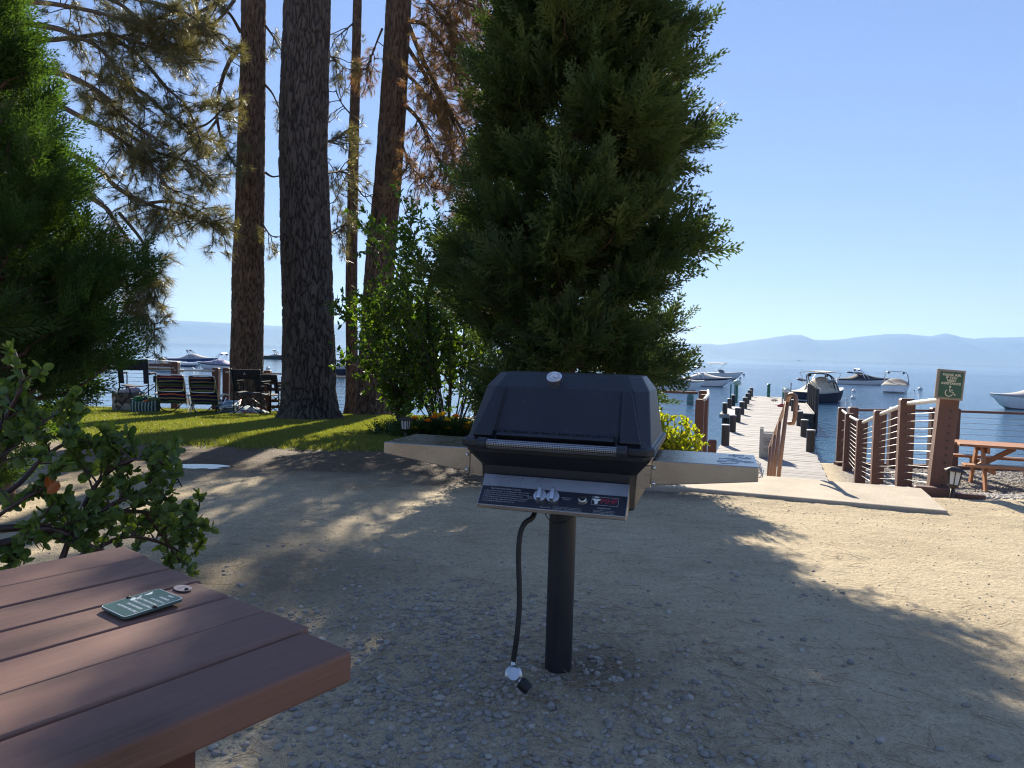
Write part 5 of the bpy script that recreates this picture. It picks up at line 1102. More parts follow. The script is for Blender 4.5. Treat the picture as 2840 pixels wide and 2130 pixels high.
q = at_z(1914, 1121, WATER_Z); b = MB(); b.lathe([(0.20, -0.2), (0.24, 0.1), (0.22, 0.5), (0.12, 0.85)], n=6); o = b.build('channel_marker', simple('marker_green', (0.10, 0.19, 0.17), 0.6)); o.location = q; tag(o, 'faded green tapered marker floating near the shore railing', 'marker')
# ================================================================== PLANTS
def rand_rot(n, axis_dirs=None, roll=True):
    """rotation matrices whose +X column follows axis_dirs (n,3)"""
    d = axis_dirs / np.linalg.norm(axis_dirs, axis=1, keepdims=True)
    a = rng.normal(size=(n, 3)) if roll is True else np.broadcast_to(np.asarray(roll, float), (n, 3)).copy()
    y = np.cross(a, d); ln = np.linalg.norm(y, axis=1, keepdims=True); y = np.where(ln < 1e-5, np.array([0, 1.0, 0]), y / np.maximum(ln, 1e-9)); z = np.cross(d, y)
    return np.stack([d, y, z], axis=2)
VAR = [None]
def scatter(temps, pos, R, sc, var=None):
    """instance triangle templates (list of (T,3,3)) -> verts, faces"""
    out = []; n = len(pos); pick = rng.integers(0, len(temps), n); vo = []; var = rng.random(n) if var is None else var
    for k, T in enumerate(temps):
        i = np.where(pick == k)[0]
        if len(i) == 0: continue
        v = np.einsum('nij,tvj->ntvi', R[i], T) * sc[i][:, None, None, None] + pos[i][:, None, None, :]
        out.append(v.reshape(-1, 3)); vo.append(np.repeat(var[i], T.shape[0] * 3))
    V = np.concatenate(out); VAR[0] = np.concatenate(vo).astype(np.float32); return V, np.arange(len(V)).reshape(-1, 3)
def tube_np(pts, rad, n=6):
    pts = np.asarray(pts, float); rad = np.asarray(rad, float); N = len(pts); T = np.gradient(pts, axis=0); T /= np.maximum(np.linalg.norm(T, axis=1, keepdims=True), 1e-9)
    a = np.array([0.13, 0.31, 0.94]); E_ = np.cross(T, a); E_ /= np.maximum(np.linalg.norm(E_, axis=1, keepdims=True), 1e-9); B_ = np.cross(T, E_)
    t = np.linspace(0, 2 * np.pi, n, endpoint=False); V = pts[:, None] + rad[:, None, None] * (E_[:, None] * np.cos(t)[None, :, None] + B_[:, None] * np.sin(t)[None, :, None])
    I = np.arange(N * n).reshape(N, n); J = np.roll(I, -1, axis=1); return V.reshape(-1, 3), np.stack([I[:-1], J[:-1], J[1:], I[1:]], -1).reshape(-1, 4)
def setvar(o):
    a = o.data.attributes.new('var', 'FLOAT', 'POINT'); a.data.foreach_set('value', VAR[0]); return o
class Sticks:
    def __init__(s): s.V = []; s.F = []; s.n = 0
    def add(s, pts, rad, n=6): v, f = tube_np(pts, rad, n); s.V.append(v); s.F.append(f + s.n); s.n += len(v)
    def build(s, name, mat, parent): return mesh_np(name, np.concatenate(s.V), np.concatenate(s.F), mat, parent, True)
def curve(P, n=24):
    P = [Vector([float(c) for c in p]) for p in P]; return np.array([tuple(v) for v in smooth(P, max(2, n // max(1, len(P) - 1)))])

# leaf-cluster templates ------------------------------------------------
def tuft_template(nn, L=1.0, w=0.022, cone=1.1):
    T = []
    for i in range(nn):
        th = abs(rng.normal(0, 0.55)) + 0.15; th = min(th, 1.9) * cone; ph = rng.uniform(0, 2 * np.pi); d = np.array([math.cos(th), math.sin(th) * math.cos(ph), math.sin(th) * math.sin(ph)])
        s = np.cross(d, rng.normal(size=3)); s /= np.linalg.norm(s); l = L * rng.uniform(0.7, 1.05); o = np.array([rng.uniform(-0.5, 0.1), 0, 0])
        T.append([o - s * w / 2, o + s * w / 2, o + d * l])
    return np.array(T)
TUFT = [tuft_template(32, 1.0, 0.030) for _ in range(6)]
def spray_template(n1=8, n2=3, lw=0.020, curl=0.15):
    T = []
    def leaf(p, d, l, w, nrm):
        s = np.cross(d, nrm); s /= np.linalg.norm(s); q = p + d * l; m = p + d * l * 0.45
        T.append([p, m + s * w, q]); T.append([p, q, m - s * w])
    nrm0 = np.array([0, 0, 1.0]); bend = rng.uniform(-curl, curl)
    for i in range(n1):
        t = 0.12 + 0.86 * i / (n1 - 1)
        for sd in (-1, 1):
            p = np.array([t, 0, bend * t * t]); ang = sd * rng.uniform(0.55, 0.85) * (1 - 0.35 * t); l = (0.50 - 0.30 * t) * rng.uniform(0.75, 1.15); d = np.array([math.cos(ang), math.sin(ang), rng.uniform(-0.25, 0.25)]); d /= np.linalg.norm(d); nrm = nrm0 + rng.normal(0, 0.25, 3)
            leaf(p, d, l, lw * 0.8, nrm)
            for j in range(n2):
                u = 0.25 + 0.7 * j / max(1, n2 - 1)
                for s2 in (-1, 1):
                    a2 = ang + s2 * rng.uniform(0.35, 0.7); d2 = np.array([math.cos(a2), math.sin(a2), d[2] + rng.uniform(-0.2, 0.2)]); d2 /= np.linalg.norm(d2); p2 = p + d * l * u; sv = np.cross(d2, nrm); sv /= np.linalg.norm(sv); T.append([p2 - sv * lw * 0.7, p2 + sv * lw * 0.7, p2 + d2 * l * 0.5 * rng.uniform(0.7, 1.2) * (1.15 - 0.5 * u)])
    leaf(np.zeros(3), np.array([1, 0, bend]), 1.0, lw * 0.7, nrm0)
    return np.array(T)
SPRAY = [spray_template(7, 2, 0.036) for _ in range(5)]; SPRAYF = [spray_template(8, 2, 0.024) for _ in range(6)]
def oval_template(a=1.0, b=0.36, n=8, tip=0.0, fold=0.12):
    P = []
    for k in range(n):
        t = 2 * math.pi * k / n; x = 0.5 + 0.5 * math.cos(t); y = b * math.sin(t) * (1 - tip * max(0, math.cos(t))); P.append((x, y, fold * abs(y) * 1.5 - 0.06 * x * x))
    c = np.array([0.5, 0, -0.02]); P = np.array(P); return np.array([[c, P[k], P[(k + 1) % n]] for k in range(n)])
OVAL = [oval_template(b=0.38), oval_template(b=0.42, fold=0.05), oval_template(b=0.34, fold=0.2)]; POINTED = [oval_template(b=0.27, tip=0.55, n=6), oval_template(b=0.24, tip=0.6, n=6, fold=0.25)]

# trunks -----------------------------------------------------------------
def cells(u, v, per):
    """F2-F1 of a jittered grid, periodic in u"""
    iu = np.floor(u); iv = np.floor(v); d1 = np.full(u.shape, 9.0); d2 = np.full(u.shape, 9.0); cid = np.zeros(u.shape)
    for a in (-1, 0, 1):
        for b in (-1, 0, 1):
            cu = iu + a; cv = iv + b; hu = np.mod(cu, per); jx = hash2(hu, cv, 1); jy = hash2(hu, cv, 2); d = np.hypot(cu + jx - u, cv + jy - v); h = hash2(hu, cv, 3)
            nd1 = np.minimum(d1, d); cid = np.where(d < d1, h, cid); d2 = np.minimum(d2, np.maximum(d1, d)); d1 = nd1
    return d2 - d1, cid
def trunk(parent, pts, radii, mat, nth=120, nz=260, plate=0.07, amp=0.025, flare=0.0, z_pl=4.2, name='trunk'):
    pts = np.asarray(pts, float); radii = np.asarray(radii, float); t = np.linspace(0, 1, len(pts)); tt = np.linspace(0, 1, nz) ** 1.25
    C_ = np.stack([np.interp(tt, t, pts[:, k]) for k in range(3)], -1); k_ = np.ones(9) / 9
    rad = np.interp(tt, t, radii); th = np.linspace(0, 2 * np.pi, nth, endpoint=False); TH, ZZ = np.meshgrid(th, C_[:, 2]); RR = rad[:, None] * np.ones_like(TH)
    per = max(6, int(round(2 * np.pi * np.mean(rad[: nz // 2]) / plate))); u = TH / (2 * np.pi) * per + (fbm(TH * 6, ZZ * 3.5, 4, 8) - 0.5) * 2.6; v = ZZ / (plate * z_pl) + 1.6 * (fbm(TH * 5, ZZ * 4, 3, 9) - .5)
    f, cid = cells(u, v, per); pl_ = sstep(0.02, 0.30, f); fine = fbm(TH * per * 1.2, ZZ * 9, 3, 15)
    h = amp * (pl_ * (0.65 + 0.5 * cid) + 0.35 * (fine - 0.5)) - amp * 0.55
    h0 = C_[0, 2]; fl = flare * np.exp(-(ZZ - h0) / 0.22) * (0.6 + 0.8 * (0.5 + 0.5 * np.sin(TH * 5 + 1.3)) ** 1.5)
    RR = RR * (1 + 0.10 * (fbm(TH * 0.9, ZZ * 0.7, 3, 33) - 0.5) * np.sin(TH / 2) ** 2)
    R2 = RR + h + fl; V = np.stack([C_[:, 0][:, None] + R2 * np.cos(TH), C_[:, 1][:, None] + R2 * np.sin(TH), ZZ], -1); I = np.arange(nz * nth).reshape(nz, nth); J = np.roll(I, -1, axis=1)
    o = mesh_np(name, V.reshape(-1, 3), np.stack([I[:-1], J[:-1], J[1:], I[1:]], -1).reshape(-1, 4), mat, parent, True)
    a = o.data.attributes.new('plate', 'FLOAT', 'POINT'); a.data.foreach_set('value', np.clip(pl_ * (0.6 + 0.4 * cid), 0, 1).ravel().astype(np.float32)); return o
def pxpath(lst, y): return [at_y(a, b, y) for a, b in lst]

def grow_pine(parent, mains, mat_needle, mat_branch, tw_per_m=5.0, tuft=0.15, twl=(0.35, 1.0), tpt=9, droop=0.5, start=0.15, rad0=0.035):
    """mains: world polylines; twigs and needle tufts along them"""
    st_ = Sticks(); tp = []; td = []
    for pts, r0 in mains:
        pts = np.asarray(pts); seg = np.linalg.norm(np.diff(pts, axis=0), axis=1); Lm = seg.sum(); st_.add(pts, np.linspace(r0, max(0.008, r0 * 0.3), len(pts)), 7)
        nt = int(Lm * tw_per_m); 
        for k in range(nt):
            u = start + (1 - start) * rng.random() ** 0.8; i = min(len(pts) - 2, int(u * (len(pts) - 1))); p = pts[i] + (pts[i + 1] - pts[i]) * rng.random(); d = pts[i + 1] - pts[i]; d /= np.linalg.norm(d) + 1e-9
            out = d * 0.7 + rng.normal(0, 0.55, 3); out[2] -= droop * rng.random(); out /= np.linalg.norm(out); l = rng.uniform(*twl) * (1.15 - 0.5 * u); n = 7; q = [p]; dd = out.copy()
            for s in range(n): dd = dd + rng.normal(0, 0.22, 3) + np.array([0, 0, -0.06 * droop + 0.05 * s / n]); dd /= np.linalg.norm(dd); q.append(q[-1] + dd * l / n)
            q = np.array(q); st_.add(q, np.linspace(0.011, 0.005, len(q)), 5)
            for s in range(tpt):
                w = 0.35 + 0.65 * rng.random() if s else 1.0; j = min(n - 1, int(w * n)); bp_ = q[j] + (q[j + 1] - q[j]) * rng.random(); dv_ = (q[j + 1] - q[j]); dv_ /= np.linalg.norm(dv_) + 1e-9
                off = rng.normal(0, 0.10, 3) * (1 if s else 0); tp.append(bp_ + off * 0.6); td.append(dv_ + rng.normal(0, 0.45, 3) + off * 2)
    bo = st_.build('branches', mat_branch, parent); bo['kind'] = 'stuff'
    tp = np.array(tp); td = np.array(td); V, Fc = scatter(TUFT, tp, rand_rot(len(tp), td), rng.uniform(0.75, 1.2, len(tp)) * tuft); o = setvar(mesh_np('crown', V, Fc, mat_needle, parent, False)); o['kind'] = 'stuff'

def tree(name, label, loc): return thing(name, label, 'tree', loc)
# coordinates below are world; trees sit at the origin of their own empties via shifted meshes
def shift(parent):
    for c in parent.children: c.location = tuple(-v for v in parent.location)

# T1: pine behind the camp chair
def pine_trunk(label, base_px, y, path, width_px, mat, flare, top_h=13.0, nth=150, plate=0.06, amp=0.022, mains=None, needle=None, grow=None, rtop=0.7):
    bx = at_y(base_px[0], base_px[1], y); z0 = gz(bx[0], bx[1]) - 0.08; P_ = [(bx[0], y, z0)] + [tuple(at_y(a, b, y)) for a, b in path]
    a, b_ = np.array(P_[-2]), np.array(P_[-1]); sl = (b_ - a) / (b_[2] - a[2]); P_.append(tuple(b_ + sl * (top_h - b_[2])))
    R_w = [w * y / F_PX / 2 for w in width_px]; R_w = [R_w[0]] + R_w + [R_w[-1] * rtop]
    t = tree('pine_tree', label, (bx[0], y, z0)); trunk(t, P_, R_w[: len(P_)], mat, nth, 300, plate, amp, flare)
    if mains: grow_pine(t, mains, needle or M['needle'], M['branch'], **(grow or {}))
    shift(t); return t
def ml(lst, y0, y1, r): 
    n = len(lst); return (curve([at_y(a, b, y0 + (y1 - y0) * i / (n - 1)) for i, (a, b) in enumerate(lst)], 28), r)
T1_mains = [ml([(660, 140), (636, 172), (611, 240), (602, 326), (624, 412), (655, 462)], 15.4, 14.6, 0.055), ml([(604, 330), (560, 385), (500, 430)], 14.9, 14.4, 0.03), ml([(560, -60), (548, 0), (532, 81), (488, 163)], 15.0, 14.2, 0.05),
            ml([(735, 70), (760, 105), (785, 150)], 15.4, 15.6, 0.03), ml([(735, 235), (757, 262), (778, 310)], 15.4, 15.6, 0.03), ml([(735, 478), (756, 490), (780, 486)], 15.4, 15.5, 0.03), ml([(728, 620), (748, 650), (770, 660)], 15.3, 15.2, 0.02),
            ml([(668, 90), (630, 30), (560, -20)], 15.4, 14.8, 0.04), ml([(650, 0), (600, 60), (520, 110)], 15.2, 14.4, 0.04), ml([(640, -30), (580, 20), (470, 60), (380, 70)], 15.0, 14, 0.05)]
pine_trunk('straight grey barked pine standing behind the black camp chair', (688, 1130), 15.7, [(684, 1000), (688, 800), (692, 600), (697, 380), (702, 150), (704, -100)], [86, 84, 76, 70, 64, 60], M['bark2'], 0.10, mains=T1_mains, grow=dict(tw_per_m=8, tpt=9, tuft=0.18, twl=(0.3, 0.9)))
pine_trunk('massive dark furrowed pine at the edge of the lawn', (858, 1140), 13.4, [(857, 1000), (853, 800), (848, 620), (840, 420), (846, 200), (852, 0), (858, -180)], [140, 134, 130, 127, 124, 121, 117], M['bark'], 0.20, nth=260, plate=0.075, amp=0.035,
           mains=[ml([(900, 395), (935, 385), (968, 362)], 13.6, 15, 0.03), ml([(905, 480), (935, 476), (970, 468)], 13.6, 15, 0.025), ml([(912, 650), (940, 630), (965, 612)], 13.6, 15, 0.025), ml([(905, 150), (930, 165), (960, 195)], 13.6, 14.4, 0.02)], grow=dict(tw_per_m=12, tpt=5, tuft=0.17, twl=(0.35, 1.0)))
pine_trunk('thin straight pine trunk between the massive pine and the leaning pine', (976, 1132), 16.2, [(976, 1000), (974, 850), (977, 600), (982, 350), (988, 150), (993, -80)], [32, 31, 29, 27, 24, 22], M['bark2'], 0.10, nth=64, plate=0.07, amp=0.012,
           mains=[ml([(985, 330), (950, 290), (930, 250)], 16, 15.4, 0.02), ml([(962, 620), (940, 640), (920, 650)], 16.2, 15.6, 0.02), ml([(990, 520), (1010, 545), (1030, 540)], 16.2, 16, 0.02), ml([(970, 470), (945, 520), (930, 560)], 16.2, 15.7, 0.02), ml([(985, 60), (950, 90), (925, 110)], 16, 15.6, 0.02)], grow=dict(tw_per_m=10, tpt=5, tuft=0.17, twl=(0.4, 1.1)))
T4_mains = [ml([(1138, 60), (1180, 70), (1230, 130), (1280, 230), (1335, 340)], 15.2, 13.6, 0.05), ml([(1130, 60), (1175, 170), (1230, 270), (1300, 400), (1345, 520)], 15.2, 13.4, 0.055), ml([(1130, 130), (1200, 240), (1265, 350), (1320, 470)], 15.2, 13.8, 0.05),
            ml([(1115, 285), (1160, 330), (1200, 410), (1250, 500), (1290, 580)], 15.2, 13.6, 0.05), ml([(1150, -40), (1220, 40), (1270, 120), (1310, 260)], 15.2, 13.6, 0.05), ml([(1110, 385), (1140, 460), (1180, 500)], 15.2, 14, 0.03), ml([(1060, 80), (1040, 130), (1020, 190)], 15.2, 14.8, 0.025), ml([(1160, -60), (1300, 10), (1390, 60)], 14.8, 13.2, 0.05), ml([(1170, -200), (1260, -120), (1330, 0), (1370, 160)], 15, 13.6, 0.05), ml([(1160, -150), (1230, -60), (1250, 60), (1262, 200)], 15, 14.2, 0.04), ml([(1120, 200), (1180, 260), (1240, 380), (1262, 470)], 15.2, 14.4, 0.04)]
pine_trunk('leaning pine with browned drooping branches beside the big cedar', (1030, 1135), 15.2, [(1036, 1000), (1048, 820), (1060, 660), (1076, 500), (1090, 300), (1106, 0), (1114, -150)], [82, 80, 77, 73, 70, 66, 62], M['bark2'], 0.12, nth=140, plate=0.06, amp=0.022, mains=T4_mains, needle=M['needlebrown'], grow=dict(tw_per_m=15, tpt=8, tuft=0.155, twl=(0.4, 1.2), droop=1.0))
# left pine, its trunk at the edge of the picture
LM = [ml([(20, 8), (120, 8), (250, 30), (380, 60), (470, 40)], 12.5, 11.6, 0.05), ml([(30, 60), (160, 80), (206, 100), (271, 130), (347, 217), (400, 300)], 12.5, 11.4, 0.055), ml([(40, 105), (130, 111), (217, 103), (304, 95), (400, 125), (520, 180)], 12.5, 11.8, 0.05),
      ml([(30, 150), (114, 190), (206, 217), (282, 260), (326, 309), (391, 358), (467, 405)], 12.5, 11.2, 0.06), ml([(90, 250), (228, 326), (282, 353), (347, 396), (407, 440), (460, 520)], 12.3, 11.2, 0.05), ml([(100, 380), (260, 461), (326, 521), (407, 564), (490, 590), (590, 620)], 12.3, 11.2, 0.055),
      ml([(110, 470), (277, 564), (315, 608), (347, 651), (390, 720), (440, 760)], 12.2, 11.2, 0.045), ml([(282, 353), (350, 370), (430, 420), (520, 450), (590, 500)], 11.9, 11.3, 0.035), ml([(300, 100), (380, 150), (460, 240), (520, 300), (560, 400)], 12.2, 11.8, 0.04),
      ml([(250, -40), (350, -10), (470, 20), (560, 60), (620, 120)], 12.4, 12, 0.05), ml([(330, 590), (400, 680), (420, 780), (440, 840)], 11.7, 11.3, 0.03), ml([(150, 520), (250, 640), (330, 760), (380, 850), (430, 900)], 12, 11.4, 0.04), ml([(300, 210), (400, 260), (480, 330), (560, 350), (620, 300)], 12.2, 12.4, 0.04), ml([(60, -40), (200, -30), (330, 10), (420, 90), (500, 130)], 12.5, 12, 0.05),
      ml([(407, 564), (480, 560), (560, 590), (610, 640)], 11.6, 11.3, 0.03)]
bx = at_y(15, 1130, 12.6); z0 = gz(bx[0], bx[1]) - 0.1
t = tree('pine_tree', 'tall pine at the far left whose curving branches hang over the lawn', (bx[0], 12.6, z0)); trunk(t, [(bx[0], 12.6, z0), (bx[0], 12.6, 4), (bx[0] + 0.05, 12.6, 13)], [0.38, 0.32, 0.2], M['bark2'], 90, 160, 0.1, 0.03, 0.1)
grow_pine(t, LM, M['needle'], M['branch'], tw_per_m=8.5, tpt=8, tuft=0.19, twl=(0.35, 0.95), droop=0.55, start=0.3); shift(t)

# cedars -------------------------------------------------------------------
def cedar(label, base, height, rfun, nbr, temps, mat, spr, per, trunk_r, zlow=0.5, up=0.5, trunk_pts=None, lean=None):
    x0, y0, z0 = base; t = tree('cedar_tree', label, base); st_ = Sticks(); sp = []; sd = []; ss = []; sv = []
    P_ = trunk_pts or [(x0, y0, z0), (x0, y0, z0 + height * 0.5), (x0, y0, z0 + height)]; trunk(t, P_, [trunk_r, trunk_r * 0.65, 0.02], M['bark2'], 60, 180, 0.06, 0.012, 0.08)
    for k in range(nbr):
        h = zlow + (height - zlow) * (k + rng.random()) / nbr; az = rng.uniform(0, 2 * np.pi); Rr = rfun(h, az) * rng.uniform(0.74, 1.06); n = 9; q = []; el0 = rng.uniform(-0.15, 0.25); 
        w = np.linspace(0, 1, n); hz_ = Rr * w; vz = Rr * (el0 * w + up * w ** 2.4 * rng.uniform(0.4, 1.1)); wob = np.cumsum(rng.normal(0, 0.05, n)) * 0.5
        q = np.stack([x0 + hz_ * math.cos(az) - wob * math.sin(az), y0 + hz_ * math.sin(az) + wob * math.cos(az), z0 + h + vz], -1); st_.add(q, np.linspace(0.022, 0.005, n), 5)
        m = int(per * (0.35 + Rr)); bv = rng.random()
        for s in range(m):
            u = 0.30 + 0.70 * rng.random() ** 0.75; j = min(n - 2, int(u * (n - 1))); p = q[j] + (q[j + 1] - q[j]) * rng.random(); d = q[j + 1] - q[j]; d /= np.linalg.norm(d) + 1e-9
            lat = np.clip(rng.normal(0, 1, 3), -1.5, 1.5); lat[2] *= 0.5; off = lat * 0.10 * Rr * (0.4 + 0.7 * (1 - u) + 0.3); dd = d * 0.8 + lat * 0.45 + np.array([0, 0, rng.uniform(-0.15, 0.75)]); sp.append(p + off * 0.8); sd.append(dd); ss.append(spr * rng.uniform(0.65, 1.2)); sv.append(min(0.69, 0.40 * bv + 0.42 * rng.random() ** 1.5))
    st_.build('branches', M['deadbranch'], t); sp = np.array(sp); sd = np.array(sd); V, Fc = scatter(temps, sp, rand_rot(len(sp), sd), np.array(ss), np.array(sv)); o = setvar(mesh_np('crown', V, Fc, mat, t, False)); o['kind'] = 'stuff'; shift(t); return t
def big_r(h, az):
    c, s = math.cos(az), math.sin(az); z = h - 0.3
    z = z / 0.7 + 0.3; rr_ = np.interp(z, [0.5, 0.9, 1.4, 1.9, 2.4, 2.9, 3.3, 3.9, 4.4, 4.9, 5.3, 6.1, 7.2, 9.2], [1.0, 1.4, 1.85, 1.95, 1.65, 2.02, 1.72, 1.92, 1.88, 1.78, 1.40, 1.45, 1.1, 0.2])
    rl = np.interp(z, [0.5, 1.0, 2.0, 3.0, 3.6, 4.5, 6.0, 7.2, 9.2], [0.9, 1.4, 1.75, 1.5, 1.25, 1.1, 1.08, 0.9, 0.2]); rf_ = np.interp(z, [0.5, 1, 3, 6, 9.2], [0.9, 1.25, 1.55, 1.3, 0.25])
    sx_ = rr_ * 0.95 if c > 0 else rl; return 0.70 / math.sqrt((c / sx_) ** 2 + (s / rf_) ** 2)
cb = (0.50, 7.05, gz(0.50, 7.05))
cedar('huge dark cedar with dense fan sprays rising behind the grill', cb, 6.9, big_r, 250, SPRAY, M['cedar'], 0.32, 36, 0.13, 0.55, 0.22)
def small_r(h, az):
    return float(np.interp(h, [0.1, 0.3, 0.5, 0.65, 0.8, 1.1, 1.4, 1.7, 2.0, 2.3, 2.6, 3.0, 3.6], [0.35, 0.42, 0.50, 0.68, 0.80, 0.80, 0.72, 0.56, 0.50, 0.42, 0.30, 0.15, 0.03])) * (1 + 0.10 * math.sin(az * 3 + h * 2))
cb2 = (-3.52, 4.75, 0.0); cedar('bright green young cedar at the left behind the oval leaved shrub', cb2, 3.7, small_r, 150, SPRAYF, M['cedarbright'], 0.25, 30, 0.09, 0.15, 0.5)

# leafy shrubs ----------------------------------------------------------------
def leaf_obj(name, temp, mat):
    V = temp.reshape(-1, 3); me = bpy.data.meshes.new(name); key = {}; vv = []; ff = []
    for tri in temp:
        idx = []
        for p in tri:
            k = tuple(np.round(p, 5)); 
            if k not in key: key[k] = len(vv); vv.append(tuple(p))
            idx.append(key[k])
        ff.append(idx)
    me.from_pydata(vv, [], ff); me.materials.append(mat); return me
def leaf_parts(parent, pos, R, sc, temps, mat, n):
    """the n leaves nearest the camera as parts of their own, the rest as one mass"""
    d = np.linalg.norm(pos - CAM, axis=1) / sc; scr = np.array([(p - CAM) for p in pos]); fw = scr @ FW; u = scr @ RT / fw; v = scr @ UP / fw
    vis = (np.abs(u) < 0.72) & (np.abs(v) < 0.54); order = np.argsort(np.where(vis, d, d + 1e6)); a = order[:n]; b = order[n:]
    mes = [leaf_obj('leaf', T, mat) for T in temps]; o0 = np.array(parent.location)
    for i in a:
        o = bpy.data.objects.new('leaf', mes[rng.integers(0, len(mes))]); COL.objects.link(o); o.parent = parent
        mt = Matrix(R[i].tolist()).to_4x4() @ Matrix.Scale(float(sc[i]), 4); mt.translation = Vector((pos[i] - o0).tolist()); o.matrix_basis = mt
    V, Fc = scatter(temps, pos[b], R[b], sc[b]); o = setvar(mesh_np('foliage', V - o0, Fc, mat, parent, False)); o['kind'] = 'stuff'
def shrub(label, name, base, stems, temps, mat, leaf, per_m, bark, nparts=0, spread=0.35, sub=(4, 0.35), upb=0.4, r0=0.016):
    t = thing(name, label, 'shrub', base); st_ = Sticks(); pos = []; dirs = []
    for P_, rs in stems:
        q = curve(P_, 20); L_ = np.linalg.norm(np.diff(q, axis=0), axis=1).sum(); st_.add(q, np.linspace(rs, rs * 0.35, len(q)), 7); nsub = int(sub[0] * L_ * 3) + 2
        for k in range(nsub):
            u = 0.25 + 0.75 * rng.random(); i = min(len(q) - 2, int(u * (len(q) - 1))); p = q[i]; d = q[i + 1] - q[i]; d /= np.linalg.norm(d) + 1e-9; d = d * 0.6 + rng.normal(0, 0.6, 3) + np.array([0, 0, upb * rng.random()]); d /= np.linalg.norm(d); l = sub[1] * rng.uniform(0.5, 1.3); tw = [p]
            for s in range(6): d = d + rng.normal(0, 0.18, 3) + np.array([0, 0, 0.05]); d /= np.linalg.norm(d); tw.append(tw[-1] + d * l / 6)
            tw = np.array(tw); st_.add(tw, np.linspace(rs * 0.35, 0.0022, 7), 5)
            for s in range(int(per_m * l) + 2):
                w = 0.2 + 0.8 * rng.random() ** 0.8; j = min(5, int(w * 6)); pos.append(tw[j] + (tw[j + 1] - tw[j]) * rng.random()); dirs.append(d * 0.5 + rng.normal(0, 0.75, 3) + np.array([0, 0, 0.25]))
    b_ = st_.build('stems', bark, t); b_.location = tuple(-v for v in t.location)
    pos = np.array(pos); keep = pos[:, 2] > ground_z(pos[:, 0], pos[:, 1]) + 0.02; pos = pos[keep]; dirs = np.array(dirs)[keep]; sc = leaf * rng.uniform(0.45, 1.3, len(pos)); leaf_parts(t, pos, rand_rot(len(pos), dirs), sc, temps, mat, nparts); return t, pos
# oval-leaved shrub at the left, in front of the young cedar
def W(px, py, y): return at_y(px, py, y)
mst = [([W(-260, 1520, 2.5), W(0, 1510, 2.6), W(130, 1465, 2.7), W(260, 1520, 2.8), W(330, 1545, 3.0)], 0.022), ([W(-150, 1480, 2.6), W(90, 1460, 2.7), W(210, 1455, 2.8), W(330, 1390, 2.9), W(450, 1340, 3.1)], 0.018), ([W(170, 1555, 2.75), W(215, 1440, 2.8), W(270, 1340, 2.9), W(350, 1280, 2.9), W(430, 1270, 3.0)], 0.013),
       ([W(205, 1520, 2.8), W(300, 1430, 2.9), W(400, 1420, 3.05), W(480, 1440, 3.2), W(520, 1470, 3.3)], 0.012), ([W(210, 1550, 2.9), W(340, 1490, 3.0), W(430, 1500, 3.15), W(500, 1530, 3.3), W(530, 1550, 3.35)], 0.011), ([W(-120, 1420, 2.7), W(30, 1360, 2.8), W(120, 1270, 2.9), W(210, 1220, 2.9), W(290, 1230, 3.0)], 0.013),
       ([W(-200, 1400, 2.5), W(-60, 1260, 2.6), W(20, 1150, 2.7), W(60, 1060, 2.7), W(40, 970, 2.8)], 0.014), ([W(-160, 1350, 2.5), W(-20, 1280, 2.6), W(60, 1220, 2.7), W(150, 1150, 2.8)], 0.011), ([W(330, 1300, 2.95), W(400, 1265, 3.0), W(470, 1300, 3.1), W(505, 1350, 3.1)], 0.008), ([W(150, 1470, 2.7), W(60, 1490, 2.7), W(20, 1560, 2.6)], 0.01), ([W(400, 1420, 3.05), W(460, 1500, 3.2), W(500, 1560, 3.25)], 0.009), ([W(-100, 1500, 2.6), W(40, 1400, 2.6), W(130, 1350, 2.7)], 0.01)]
mz, mpos = shrub('oval leaved shrub with dark crooked stems beside the picnic table', 'oval_leaved_shrub', (-2.2, 2.9, 0), mst, OVAL, M['manz'], 0.041, 135, M['manzbark'], 300, sub=(5.6, 0.17))
# unripe berries and two dead leaves on it
st_b = MB()
for k in range(70):
    p = mpos[rng.integers(0, len(mpos))] + rng.normal(0, 0.012, 3) - np.array(mz.location); st_b.lathe([(0.002, -0.0045), (0.0048, 0), (0.002, 0.0045)], p, n=6)
o = st_b.build('berries', simple('green_berries', (0.12, 0.17, 0.06), 0.4), mz, True); o['kind'] = 'stuff'
for k, (px, py) in enumerate(((125, 1338), (140, 1332), (165, 1338))):
    me = leaf_obj('dead_leaf', OVAL[k % 3] * 0.055, M['deadleaf']); o = bpy.data.objects.new('dead_leaf', me); COL.objects.link(o); o.parent = mz; o.location = Vector(W(px, py, 2.62)) - mz.location; o.rotation_euler = (1.2 + 0.3 * k, 0.4 * k, 1.5 + k)
